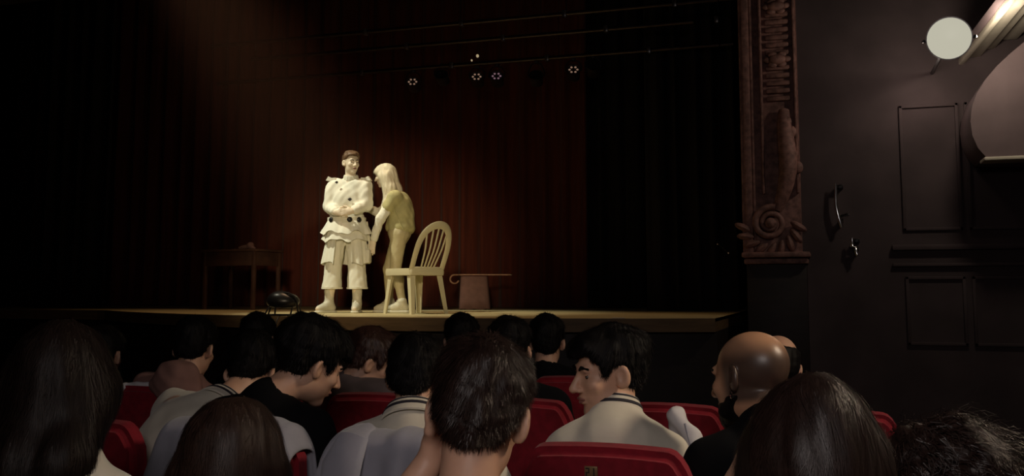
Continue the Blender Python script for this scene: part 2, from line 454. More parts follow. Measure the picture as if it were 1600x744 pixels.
# ---- carved proscenium columns
def spiral(c, r0, turns, n=60, a0=0.0, sgn=1, shrink=.9):
    return [(c[0]+sgn*r0*(1-shrink*i/n)*math.cos(a0+turns*2*PI*i/n), c[1], c[2]+r0*(1-shrink*i/n)*math.sin(a0+turns*2*PI*i/n)) for i in range(n+1)]
def column(x0, x1, label, flip):
    w_ = x1-x0; cx_ = (x0+x1)/2; g = -1 if flip else 1
    t = thing('proscenium_column', label, 'column', (cx_, PY, 0))
    MB().box((0, .1, 4.6), (w_, .5, 5.8)).build('shaft', 'plaster', t, smooth=False)
    b = MB()
    for dx, ww, pr in ((-.46, .05, .05), (-.38, .08, .075), (-.29, .03, .05)):
        b.box((g*dx*w_, -.15-pr/2, 4.6), (ww*w_*1.6, pr, 5.8), .012)
    b.build('edge_moulding', 'plaster', t)
    b = MB()
    for dx in (-.12, .46): b.box((g*dx*w_, -.185, 4.75), (.05*w_, .07, 4.9), .012)
    b.build('panel_moulding', 'plaster', t)
    for k in range(20):                                       # the ribbed band carved in the panel
        z = 3.22+.075*k
        o = MB().box((g*.17*w_, -.17, z), (.42*w_, .05, .05), .018).build('rib', 'plaster', t)
        if k in (5, 12, 18):
            r = MB().ball((g*.17*w_, -.215, z), (.085, .04, .05), seg=14)
            for q in range(6):
                a = q*PI/3; r.ball((g*.17*w_+.085*math.cos(a), -.205, z+.055*math.sin(a)), (.045, .025, .03), seg=10)
            r.build('rosette', 'plaster', t)
    # console: S-shaped body, scroll and leaves
    b = MB(); pts = []
    for i in range(28):
        s = i/27; pts.append((g*(.26-.10*s+.20*math.sin(s*PI*1.1)*(s))*w_, -.19-.07*math.sin(s*PI), 3.1-.95*s))
    b.tube(pts, [.05+.035*math.sin(i/27*PI) for i in range(28)], 12)
    b.build('console', 'plaster', t)
    b = MB()
    for i, q in enumerate(((.30, 2.98), (.34, 2.88), (.36, 2.76), (.40, 2.66), (.43, 2.54))):
        b.ball((g*(q[0]+.04*math.sin(i*2))*w_, -.235, q[1]), (.05, .035, .06), seg=10)
    b.build('berry_cluster', 'plaster', t)
    sc_ = MB().tube(spiral((g*-.02*w_, -.23, 2.02), .155, 2.3, a0=PI*.4, sgn=g), [.034-.018*i/60 for i in range(61)], 10)
    sc_.ball((g*-.02*w_, -.245, 2.02), (.05, .045, .05), seg=14)
    sc_.build('scroll', 'plaster', t)
    for k in range(9):                                        # leaves that cup the scroll
        a = PI*(1.02+.96*k/8); rr = .235
        c0 = Vector((g*-.02*w_+.25*math.cos(a)*1.02, -.21, 2.0+.24*math.sin(a)))
        MB().ball((0, 0, 0), (.035, .05, .085), seg=10).build('leaf', 'plaster', t, loc=c0).rotation_euler = (0, PI/2-a+.5*g, 0)
    MB().box((g*.06*w_, -.12, 1.72), (w_*1.15, .36, .05), .015).box((g*.06*w_, -.1, 1.66), (w_*1.08, .3, .05), .012).build('base_moulding', 'plaster', t)
    MB().box((g*.06*w_, .0, 1.1), (w_*1.02, .36, 1.08), .01).build('pedestal', 'dark_wood', t)
    return t
column(-.735, -.195, 'carved plaster proscenium column with scroll console right of the stage', False)
column(-11.1, -10.55, 'shadowed plaster proscenium column at far left of the stage', True)

# ---- stage drapes
def drape(name, label, mt, p0, p1, z0, z1, folds, amp, seed, n=150, group=None):
    rg = random.Random(seed); p0 = Vector(p0); p1 = Vector(p1); d = (p1-p0); L = d.length; u = d.normalized(); nrm = Vector((-u.y, u.x, 0))
    ph = [rg.uniform(0, 6.28) for _ in range(4)]; mid = (p0+p1)/2
    V, Q = [], []; rows = 10
    for j in range(rows+1):
        z = z0+(z1-z0)*j/rows; fl = 1.0-.35*j/rows
        for i in range(n+1):
            s = i/n; a = s*folds*2*PI
            off = amp*fl*(math.sin(a+.9*math.sin(s*17+ph[0]))+.45*math.sin(a*.37+ph[1])+.3*math.sin(a*1.9+ph[2]+z*.3))
            V.append(p0+u*(s*L)+nrm*off-Vector((mid.x, mid.y, 0))+Vector((0, 0, z)))
    for j in range(rows):
        for i in range(n):
            q = j*(n+1)+i; Q.append((q, q+1, q+n+2, q+n+1))
    me = arr_mesh(name, [tuple(v) for v in V], Q)
    o = link(name, me, mt, loc=(mid.x, mid.y, 0)); sm = o.modifiers.new('thick', 'SOLIDIFY'); sm.thickness = .012
    return tag(o, label, 'curtain', group)
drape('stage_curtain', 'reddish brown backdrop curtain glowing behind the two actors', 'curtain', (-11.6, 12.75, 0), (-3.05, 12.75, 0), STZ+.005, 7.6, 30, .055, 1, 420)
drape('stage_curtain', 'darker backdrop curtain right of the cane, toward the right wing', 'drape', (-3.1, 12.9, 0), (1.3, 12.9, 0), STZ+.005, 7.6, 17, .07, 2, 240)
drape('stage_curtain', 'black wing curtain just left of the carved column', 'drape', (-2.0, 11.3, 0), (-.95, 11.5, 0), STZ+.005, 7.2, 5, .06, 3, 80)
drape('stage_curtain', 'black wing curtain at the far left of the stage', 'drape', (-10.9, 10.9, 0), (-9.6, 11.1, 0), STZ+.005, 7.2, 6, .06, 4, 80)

# ---- battens and stage lamps above
def batten(px0, py0, px1, py1, d, label):
    a = P(px0, py0, d); z = a.z; c = Vector((a.x-2.2, a.y, 0)); x0 = a.x-.2
    e = P(px1, py1, a.y/(math.cos(TH)+(px1-800)/F*math.sin(TH)))
    t = thing('lighting_batten', label, 'batten', (x0, a.y, z), group=None)
    MB().tube([(-3.2, 0, 0), (min(e.x-x0+1.2, -.6-x0), 0, 0)], .024, 10).build('pipe', 'pipe', t)
    for k in range(5):
        x = -2.2+k*(e.x-x0+2.6)/4
        MB().tube([(x, 0, .02), (x, 0, 8.38-z)], .004, 5).build('cable', 'black_metal', t)
    for k in range(4):
        x = -1.0+k*1.25
        MB().box((x, 0, 0), (.05, .07, .08), .01).build('clamp', 'metal', t)
    return t, x0, a.y, z
batten(715, 37, 1000, 10, 11.05, 'topmost of the three steel pipes hung over the stage')
batten(780, 60, 920, 45, 11.2, 'middle steel pipe of the three hung over the stage')
B3 = batten(700, 103, 985, 77, 11.9, 'lowest steel pipe over the stage, carrying the small LED lamps')

def par(px, py, label, lm, on=True, scale=1.0):
    d = B3[2]/(math.cos(TH)+(px-800)/F*math.sin(TH))
    c = P(px, py, d); zt = B3[3]
    t = thing('stage_lamp', label, 'stage lamp', c, TH*.8, 'LED lamps on the lowest pipe' if on else 'unlit lamps on the lowest pipe')
    R = Euler((math.radians(72), 0, 0)).to_matrix()
    MB().lathe([(.055, -.16), (.062, -.15), (.066, 0), (.070, .03), (.062, .03), (.058, .012), (0.002, .012)], R=R, n=20).build('housing', 'par', t)
    for k in range(7 if on else 6):
        a = k*2*PI/6; q = Vector((.038*math.cos(a), .038*math.sin(a), .016)) if k < 6 else Vector((0, 0, .016))
        MB().ball(R @ q, (.011, .011, .011), seg=8).build('led', lm if (on and k < 6) else 'par', t)
    hz = max(.12, zt-c.z-.03)
    MB().tube([(-.075, .03, 0), (-.08, .03, .06), (-.05, .03, hz-.03), (0, .03, hz), (.05, .03, hz-.03), (.08, .03, .06), (.075, .03, 0)], .007, 6).build('yoke', 'par', t)
    MB().box((0, .03, hz+.01), (.04, .05, .06), .008).build('clamp', 'par', t)
    t.scale = (1.25, 1.25, 1.0)
    return t
par(645, 129, 'small LED stage lamp, leftmost of the four lit ones', 'led')
par(745, 121, 'amber LED stage lamp, second of the four lit from the left', 'led')
par(776, 120, 'pinkish LED stage lamp close beside the amber one', 'led_pink')
par(896, 110, 'LED stage lamp, rightmost of the four lit ones', 'led')
par(690, 118, 'unlit stage lamp between the leftmost lit lamp and the amber one', 'led', False)
par(838, 119, 'unlit stage lamp between the pinkish and the rightmost lit lamp', 'led', False)
par(927, 104, 'unlit stage lamp just right of the rightmost lit lamp', 'led', False)
def glint(px, py, d, r, label):
    c = P(px, py, d); o = MB().lathe([(.004, -.03), (r, -.03), (r, .0), (r*.6, .012), (.003, .012)], R=Euler((PI/2, 0, TH)).to_matrix(), n=12)
    return tag(o.build('indicator_lamp', mat('indicator', (.8, .7, .5), .3, .05, 5, emit=(1.0, .78, .45), estr=.35), loc=c), label, 'lamp')
glint(746, 87, 11.9, .018, 'tiny yellow indicator lamp above the amber stage lamp')
glint(737, 94, 11.95, .011, 'tiny white indicator lamp left of the yellow one')

# ---- house floodlight, box balcony and lit cornice at the upper right
FL = P(1483, 60, 7.2)
t = thing('floodlight', 'glaring round floodlight high on the wall at upper right', 'floodlight', FL)
d_ = (Vector((0, 0, CAMZ+.3))-FL).normalized(); R = align(d_)
MB().lathe([(.06, -.22), (.11, -.2), (.15, -.06), (.165, 0), (.165, .02), (.158, .02), (.158, .0), (.002, -.005)], R=R, n=32).build('housing', 'metal', t)
MB().lathe([(.157, 0.012), (.14, .020), (.10, .026), (.05, .032), (.002, .034)], R=R, n=32).build('lens', 'lamp_lens', t)
MB().tube([R @ Vector((-.18, 0, -.06)), R @ Vector((-.19, 0, -.2)), R @ Vector((0, 0, -.3)), R @ Vector((.19, 0, -.2)), R @ Vector((.18, 0, -.06))], .012, 8).build('yoke', 'black_metal', t)
MB().tube([R @ Vector((0, 0, -.3)), Vector((.05, PY-FL.y, .1))], .016, 8).build('bracket', 'black_metal', t)
lo = light('cornice_fill', 'POINT', FL+Vector((.36, .42, .12)), 20, (1.0, .86, .68), shadow_soft_size=.08)  # added point beside the floodlight that lights the cornice
light('wall_glow_fill', 'POINT', FL+Vector((-.12, PY-FL.y-.38, -.05)), 3.0, (1.0, .80, .68), shadow_soft_size=.10)  # added point close to the wall for the glow round the floodlight

# bombe box balcony: profile in the xz plane, running back to the stage wall
BY = 8.9
def BX(px, py): p = P(px, py, BY/(math.cos(TH)+(px-800)/F*math.sin(TH))); return (p.x, p.z)
prof = [BX(px, py) for px, py in ((1541, 246), (1528, 232), (1519, 212), (1516, 190), (1518, 168), (1526, 146), (1539, 125), (1556, 105), (1576, 86), (1600, 66), (1660, 20), (1820, 20), (1820, 244))]
t = thing('balcony_box', 'bulging plaster theatre box at the right edge', 'balcony', (prof[0][0], BY, prof[0][1]))
pp = [(x-prof[0][0], z-prof[0][1]) for x, z in prof]
MB().prism(pp, 0, PY-BY-.02).build('box_front', 'balcony', t)
MB().box((.60, .1, -.015), (1.24, .26, .03), .008).build('sill', 'cornice', t)
# stepped cornice mouldings running back along the box, lit by the added point beside the floodlight
A0 = P(1562, 72, 8.60); A1 = P(1676, -60, 6.9); dv = (A1-A0).normalized(); up = Vector((0, 0, 1)); sd = dv.cross(up).normalized(); nu = sd.cross(dv).normalized()
t = thing('cornice', 'pale stepped cornice mouldings lit beside the floodlight', 'cornice', A0)
Rc = Matrix((sd, dv, nu)).transposed(); Lc = (A1-A0).length
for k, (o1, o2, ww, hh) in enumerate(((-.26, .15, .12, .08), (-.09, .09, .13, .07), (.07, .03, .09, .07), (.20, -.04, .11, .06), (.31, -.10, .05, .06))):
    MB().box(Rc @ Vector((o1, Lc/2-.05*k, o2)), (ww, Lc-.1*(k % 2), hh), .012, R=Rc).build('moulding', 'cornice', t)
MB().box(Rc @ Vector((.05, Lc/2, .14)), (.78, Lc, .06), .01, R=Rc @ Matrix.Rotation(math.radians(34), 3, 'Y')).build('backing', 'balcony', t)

# wall fittings that catch a glint of light
def fitting(px, y0, y1, label, arm):
    d = 8.4; a = P(px, y0, d); c = P(px+8, y1, d); yw = PY-.03
    s = yw/a.y; a = Vector((a.x, yw-.05, a.z)); c = Vector((c.x, yw-.05, c.z))
    t = thing('wall_fitting', label, 'fitting', (c.x, PY, c.z))
    L = a.z-c.z; o = Vector((0, -.09, 0))
    MB().tube([o+Vector((-.04, 0, L)), o+Vector((-.045, 0, L*.5)), o+Vector((-.02, 0, .08)), o], [.012, .018, .022, .016], 10).build('rod', 'silver', t)
    if arm: MB().tube([o+Vector((-.03, 0, .10)), o+Vector((.05, -.02, .12)), o+Vector((.07, -.02, .12))], [.012, .018, .012], 8).build('arm', 'silver', t)
    MB().box((0, -.045, .06), (.03, .09, .05), .006).build('bracket', 'black_metal', t); MB().box((0, -.045, L-.03), (.05, .09, .04), .006).build('bracket', 'black_metal', t)
fitting(1309, 275, 349, 'slim metal fitting with a side arm glinting on the wall right of the column', True)
fitting(1335, 366, 396, 'small dim metal rod on the wall below the fitting with an arm', False)
p = P(1130, 388, 9.9)
t = thing('metal_hook', 'tiny shiny double ended metal hook by the right wing curtain', 'hook', p)
MB().tube([Vector((0, 0, 0))+RGT*-.055+up*.045, RGT*.0, RGT*.055-up*.05], .007, 8).build('shank', 'black_metal', t)
MB().ball(RGT*-.055+up*.045, .012, seg=10).build('tip', 'silver', t); MB().ball(RGT*.055-up*.05, .012, seg=10).build('tip', 'silver', t)
MB().tube([Vector((0, 0, 0)), Vector((0, .05, .03)), Vector((0.0, .1, 7.0-p.z))], .006, 6).build('rope', 'black_cloth', t)

# ------------------------------------------------------------------ seats
def seat(first, x, y, fz, label):
    if first is None:
        t = thing('theatre_seat', label, 'seat', (x, y, fz), 0, 'red theatre seats in rows')
        Rb = Matrix.Rotation(math.radians(6), 3, 'X')
        f = Field(); 
        b = MB(); o = []
        w0, h0 = .235, .535
        pts = []
        for i in range(33):                                   # rounded shoulders and slightly bowed top
            s = i/32*2-1; a = abs(s)
            pts.append((w0*s, h0-.012*s*s-.075*max(0, (a-.72)/.28)**2.4))
        pts += [(w0*.98, 0.0), (-w0*.98, 0.0)]
        b.prism(pts, -.045, .045); bmesh.ops.bevel(b.b, geom=[e for e in b.b.edges if len(e.link_faces) == 2 and e.calc_face_angle(0) > 1.2], offset=.022, segments=3, affect='EDGES')
        bmesh.ops.transform(b.b, matrix=Matrix.Translation((0, 0, .435)) @ Rb.to_4x4(), verts=b.b.verts)
        bk = b.build('backrest', 'red_velvet', t)
        pl = MB().box((0, -.0495, .452), (.036, .006, .034), .002, R=None); bmesh.ops.transform(pl.b, matrix=Matrix.Translation((-.028, 0, .455)) @ Rb.to_4x4(), verts=pl.b.verts)
        plo = pl.build('number_plate', 'brass', t)
        g = MB()
        for (cx_, cz_, ww, hh) in ((-.009, 0.4635, .010, .003), (-.0055, 0.4580, .003, .009), (-.009, 0.4525, .010, .003), (-.0125, 0.4470, .003, .009), (-.009, 0.4415, .010, .003), (.008, 0.4525, .0035, .025), (.0105, 0.4430, .007, .003)):
            g.box((cx_, -.053, cz_), (ww, .002, hh))
        bmesh.ops.transform(g.b, matrix=Matrix.Translation((-.028, 0, .455)) @ Rb.to_4x4(), verts=g.b.verts)
        g.build('numeral', 'ink', plo, smooth=False)
        MB().box((0, .30, .43), (.44, .42, .10), .035, seg=3).build('seat_cushion', 'red_velvet', t)
        for sx in (-1, 1):
            a = MB().box((sx*.268, .16, .32), (.028, .40, .62), .008).build('side_standard', 'seat_metal', t)
            MB().box((sx*.268, .20, .65), (.05, .34, .035), .014).build('arm_pad', 'seat_wood', a)
            MB().box((sx*.268, .16, .012), (.06, .46, .024), .006).build('foot_plate', 'seat_metal', a)
        return t
    c = copy_tree(first); c.location = (x, y, fz); c['label'] = label
    for ch in list(c.children):                               # only the one seat in view shows a plate
        if ch.name.startswith('number_plate'):
            for g in list(ch.children): bpy.data.objects.remove(g)
            bpy.data.objects.remove(ch)
    return c
PITCHX = .58
def SX(k): return -.58+PITCHX*k
ROWS = {1: (1.50, RISE), 2: (2.65, 0), 3: (3.65, 0), 4: (4.65, 0), 5: (5.65, 0)}
seat0 = seat(None, SX(0), ROWS[2][0], 0, 'red velvet seat with a number plate, empty-backed behind the boy in cream polo')
R2L = {1: 'red seat that the bald man sits in, right of the number plate seat', -1: 'seat under the wide grey jacket, behind the white collared boy', -2: 'seat under the smaller grey jacket, behind the black shirted boy',
       -3: 'dark red seat with rounded corner at lower left', 2: 'red seat hidden behind the dark haired woman at right', -4: 'dark red seat at the far left of the second row'}
for k, l in R2L.items(): seat(seat0, SX(k), ROWS[2][0], 0, l)
R1L = {0: 'red seat of the boy nearest the camera', -1: 'red seat of the long haired child at bottom left', -2: 'red seat whose top edge shows under the white blouse at lower left', 1: 'red seat of the dark haired woman at lower right', 2: 'red seat of the curly haired person at the right edge'}
for k, l in R1L.items(): seat(seat0, SX(k), ROWS[1][0], RISE, l)
R3L = {0: 'empty red seat seen between the cream polo boy and the bald man', 1: 'red seat just left of the bald man, one row ahead', -1: 'dim red seat seen left of the turning boy', -2: 'red seat of the boy resting his face on his hand', -3: 'third row seat in front of the white backed boy at left', -4: 'third row seat of the person in the mauve hood', -5: 'third row seat at the far left'}
for k, l in R3L.items(): seat(seat0, SX(k), ROWS[3][0], 0, l)
R4L = {-4: 'fourth row seat of the dark head between the hunched boy and the bowing boy', -2: 'fourth row seat of the small dark head left of the nearest boy', -1: 'fourth row seat of the dark head left of the turning boy'}
for k, l in R4L.items(): seat(seat0, SX(k), ROWS[4][0], 0, l)

# ------------------------------------------------------------------ people
def rot(yaw=0, pitch=0, roll=0):
    """head turn: yaw left, pitch nose up, roll right ear down (degrees)"""
    return (Matrix.Rotation(math.radians(yaw), 3, 'Z') @ Matrix.Rotation(math.radians(pitch), 3, 'X') @ Matrix.Rotation(math.radians(roll), 3, 'Y'))

def head(f, c, R, s=1.0, jaw=1.0, nose=1.0):
    c = Vector(c); T = lambda *v: c+R @ (Vector(v)*s); S = lambda *v: tuple(q*s for q in v)
    f.e(T(0, -.014, .034), S(.076, .098, .084), .01, R)
    f.e(T(0, .030, -.030), S(.060*jaw, .064, .080), .03, R)
    f.e(T(0, .012, -.062), S(.055*jaw, .060, .045), .02, R)
    f.e(T(0, .066, -.098), S(.024*jaw, .022, .018), .022, R)
    f.c(T(-.036, .080, .028), T(.036, .080, .028), .011*s, .011*s, .014)
    for x in (-1, 1):
        f.e(T(x*.042, .066, -.018), S(.020, .018, .018), .02, R)
        f.e(T(x*.031, .100, .006), S(.019, .016, .011), .010, R, sub=True)
    f.c(T(0, .088, .016), T(0, .088+.026*nose, -.026), .008*s, .0125*s, .010)
    for x in (-1, 1): f.e(T(x*.012, .100, -.031), S(.009, .011, .008), .006, R)
    f.e(T(0, .088, -.0535), S(.022, .011, .007), .006, R)
    f.e(T(0, .086, -.0655), S(.019, .011, .008), .006, R)
    f.c(T(-.02, .1, -.0595), T(.02, .1, -.0595), .0035*s, .0035*s, .003, sub=True)
    for x in (-1, 1):
        Re = R @ Matrix.Rotation(x*.55, 3, 'Z')
        f.e(T(x*.083, -.012, -.002), S(.010, .021, .033), .006, Re)
        f.e(T(x*.074, -.006, -.022), S(.009, .013, .014), .006, Re)
        f.e(T(x*.087, -.004, .002), S(.006, .011, .018), .005, Re, sub=True)

def face_parts(t, c, R, o, s=1.0, brow='hair_black', lips=True, gaze=0.0, skin='skin'):
    c = Vector(c)-Vector(o); T = lambda *v: c+R @ (Vector(v)*s)
    for x in (-1, 1):
        e = MB().ball((0, 0, 0), .0122*s, seg=14).build('eye', 'eye_white', t, loc=T(x*.031, .0715, .006))
        G = R @ Matrix.Rotation(math.radians(gaze), 3, 'Z')
        MB().ball(G @ Vector((0, .0080*s, 0)), (.0066*s,)*3, seg=12).build('iris', 'iris', e)
        for up_, nm in ((1, 'upper_eyelid'), (-1, 'lower_eyelid')):
            b = MB().ball((0, 0, 0), .0142*s, seg=16)
            bmesh.ops.rotate(b.b, verts=b.b.verts, matrix=Matrix.Rotation(PI/2, 3, 'Y'))
            bmesh.ops.delete(b.b, geom=[v for v in b.b.verts if v.co.z*up_ < (.0035 if up_ > 0 else .0062)*s], context='VERTS')
            bmesh.ops.transform(b.b, matrix=R.to_4x4(), verts=b.b.verts); b.build(nm, skin, e)
        MB().tube([T(x*.014, .0925, .027), T(x*.030, .0930, .0340), T(x*.050, .078, .028)], [.0042*s, .0056*s, .0030*s], 8).build('eyebrow', brow, t)
    if lips:
        MB().tube([T(-.021, .090, -.0585), T(-.008, .0985, -.055), T(0, .0985, -.0565), T(.008, .0985, -.055), T(.021, .090, -.0585)], [.002, .0045, .004, .0045, .002], 8).tube(
            [T(-.019, .090, -.060), T(0, .0965, -.0655), T(.019, .090, -.060)], [.002, .0055, .002], 8).build('lips', 'lip', t)

def hand(f, w_, d, n, th, s=1.0, curl=25, spread=1.0):
    """five fingers: wrist, direction, palm normal, direction of the thumb side"""
    w_ = Vector(w_); d = Vector(d).normalized(); n = Vector(n); n = (n-d*n.dot(d)).normalized(); th = d.cross(n) if d.cross(n).dot(Vector(th)) > 0 else -d.cross(n)
    Rm = Matrix((th, d, n)).transposed()
    f.b(w_+d*.046*s, (.036*s, .048*s, .0125*s), .012*s, .018, Rm)
    f.c(w_-d*.02*s, w_+d*.03*s, .024*s, .026*s, .02, flat=(n, .72))
    for k, (off, ln) in enumerate(((.028, .92), (.0095, 1.0), (-.010, .94), (-.028, .74))):
        p = w_+d*(.088*s-abs(off)*.12)+th*off*s; a = math.radians(curl*.6+k*2.5); dd = d+th*(off*1.6*spread)
        dd.normalize()
        for q, (seg, r0, r1) in enumerate(((.040, .0092, .0085), (.026, .0085, .0078), (.021, .0078, .0066))):
            v = dd*math.cos(a)+n*math.sin(a); e = p+v*seg*ln*s; f.c(p, e, r0*s, r1*s, .004); p = e; a += math.radians(curl)
    p = w_+d*.022*s+th*.026*s; v = (d*.55+th*.75+n*.25).normalized(); e = p+v*.036*s; f.c(p, e, .0125*s, .0105*s, .012)
    v = (d*.85+th*.35+n*.35).normalized(); q = e+v*.030*s; f.c(e, q, .0105*s, .009*s, .004); f.c(q, q+v*.022*s, .009*s, .0072*s, .003)

def body(f, J, s=1.0, hands=True):
    H, C, N = J['hip'], J['chest'], J['neck']; up_ = (C-H).normalized(); sd_ = (J['sh'][0]-J['sh'][1]).normalized(); fw = up_.cross(sd_).normalized()
    if fw.dot(J['fw']) < 0: fw = -fw
    Rt = Matrix((sd_, -(sd_.cross(up_)).normalized() if (-(sd_.cross(up_))).dot(fw) > 0 else sd_.cross(up_).normalized(), up_)).transposed()
    f.e(H, (.165*s, .12*s, .115*s), .02, Rt)
    f.e(H.lerp(C, .5), (.135*s, .098*s, .14*s), .05, Rt)
    f.e(C, (.155*s, .108*s, .16*s), .06, Rt)
    for q in J['sh']:
        f.c(C.lerp(q, .35)+up_*.06*s, q, .085*s, .053*s, .05, flat=(fw, .85))
        f.c(N-up_*.016*s, q.lerp(N, .35)-up_*.008*s, .042*s, .040*s, .035)
    f.c(C+up_*.12*s, N, .07*s, .056*s, .04)
    f.c(N-(J['hc']-N).normalized()*.02, J['hc']+J['hR'] @ Vector((0, -.022, -.045)), .056*s, .054*s, .02)
    head(f, J['hc'], J['hR'], J.get('hs', 1.0), J.get('jaw', 1.0), J.get('nose', 1.0))
    for i, x in enumerate((1, -1)):
        f.c(J['sh'][i], J['el'][i], .048*s, .039*s, .03); f.c(J['el'][i], J['wr'][i], .038*s, .025*s, .02)
        d = (J['wr'][i]-J['el'][i]).normalized(); hd = J.get('hd', (None, None))[i]
        if hd: hand(f, J['wr'][i], hd[0], hd[1], hd[2], s*.98, hd[3])
        else: hand(f, J['wr'][i], d, Vector((0, 0, -1)), sd_*(-x), s*.98, 22)
        hj = H+Vector(sd_)*(x*.088*s)-up_*.03*s
        f.c(hj, J['kn'][i], .085*s, .056*s, .04); f.c(J['kn'][i], J['an'][i], .054*s, .036*s, .02)
        calf = J['kn'][i].lerp(J['an'][i], .32); f.e(calf-J['fwd_leg']*.018, (.05*s, .052*s, .09*s), .03)
        f.c(J['an'][i]-J['toe'][i]*.035-Vector((0, 0, .045)), J['an'][i]+J['toe'][i]*.15-Vector((0, 0, .058)), .034*s, .026*s, .025)
    return Rt, fw, up_

def hairline(R, c, s, tab):
    ys, zs = zip(*tab); Ri = np.array(R, np.float32); cc = np.array(c, np.float32)
    def fn(p):
        q = (p-cc) @ Ri/s
        return (np.interp(q[..., 1], ys, zs)-q[..., 2])*.8*s
    return fn
SHORT = ((-.13, -.052), (-.06, -.056), (-.036, -.046), (-.030, .020), (.016, .026), (.026, -.010), (.040, .0), (.050, .045), (.075, .062), (.13, .066))
LOW = ((-.13, -.075), (-.06, -.075), (-.036, -.055), (-.030, .005), (.018, .012), (.026, -.02), (.040, -.008), (.050, .030), (.075, .040), (.13, .044))

def short_hair(c, R, o, s=1.0, tab=SHORT, vol=1.0, fringe=.5, h=.006, n=5000, L=.035, mname='hair_dark', seed=1, lift=.014, width=.0022, curl=0, noise=.0045, back=0.0):
    c = Vector(c)-Vector(o); T = lambda *v: c+R @ (Vector(v)*s); f = Field(); g = .012*vol
    f.e(T(0, -.014, .034), (.0785*s, .101*s, .087*s), .01, R)                    # close to the scalp
    f.e(T(0, -.016-back/2, .058+g*.4), (.074*s+g*.85, .096*s+g+back/2, .066*s+g*1.1), .02, R)   # the fuller top
    f.e(T(0, -.066, .004), (.062*s, .046*s+g*.2, .060*s), .03, R)
    if fringe:
        f.e(T(0, .060, .088), (.058*s, .038*s, .022*s*(1+fringe)), .03, R)
        f.e(T(.02, .078, .078), (.045*s, .022*s, .014*s*(1+fringe)), .02, R)
    f.fn(hairline(R, c, s, tab), 'max', .010)
    V, Q = f.mesh('hair', h, noise=(noise, 55))
    crown = np.array(T(.01, -.05, .13)); cn = np.array(c)
    def flow(p):
        v = p-crown; v = v/(np.linalg.norm(v, axis=1)[:, None]+1e-6); return v+np.array([0, 0, -.5])
    Rn = np.array(R, float)
    def lens(p): return np.clip(((p-cn) @ Rn)[:, 2]/.07/s+.55, .22, 1.0)
    if n:
        A = strands(V, Q, flow, n, L, width, seed, lift, curl, lens=lens)
        V, Q = merged((V, Q), A)
    return V, Q, mname

def long_hair(c, R, o, falls, s=1.0, vol=1.0, bangs=False, h=.007, n=7000, L=.16, mname='hair_dark', seed=1, curl=0, noise=.004, width=.0032, lift=.010, zfreq=.25, open_face=True):
    """falls: list of (points, r0, r1) in scene space, hair hanging from the head"""
    c = Vector(c)-Vector(o); T = lambda *v: c+R @ (Vector(v)*s); f = Field(); g = .014*vol
    f.e(T(0, -.016, .036+g*.5), (.078*s+g, .099*s+g, .085*s+g*1.2), .01, R)
    f.e(T(0, -.045, -.02), (.078*s+g, .068*s+g, .10*s), .03, R)
    if bangs: f.e(T(0, .070, .062), (.062*s, .034*s, .040*s), .03, R)
    if open_face:
        f.e(T(0, .095, -.035), (.056*s, .075*s, .085*s), .02, R, sub=True)
    for pts, r0, r1 in falls:
        m = len(pts)-1
        for k in range(m):
            a = r0+(r1-r0)*k/m; b = r0+(r1-r0)*(k+1)/m
            f.c(Vector(pts[k])-Vector(o), Vector(pts[k+1])-Vector(o), a, b, .035)
    V, Q = f.mesh('hair', h, noise=(noise, 60, zfreq))
    crown = np.array(T(0, -.01, .12)); top = crown[2]-.10
    def flow(p):
        v = p-crown; v = v/(np.linalg.norm(v, axis=1)[:, None]+1e-6); dn = np.clip((top-p[:, 2])/.12, 0, 1)[:, None]
        return v*(1-dn)+np.array([0, 0, -1.0])*(dn+.35)
    if n: V, Q = merged((V, Q), strands(V, Q, flow, n, L, width, seed, lift, curl, seg=6))
    return V, Q, mname

def rel(J, o):
    out = {}
    for k, v in J.items():
        if isinstance(v, Vector) and k in ('hip', 'chest', 'neck', 'hc'): out[k] = v-o
        elif k in ('sh', 'el', 'wr', 'kn', 'an'): out[k] = [q-o for q in v]
        else: out[k] = v
    return out

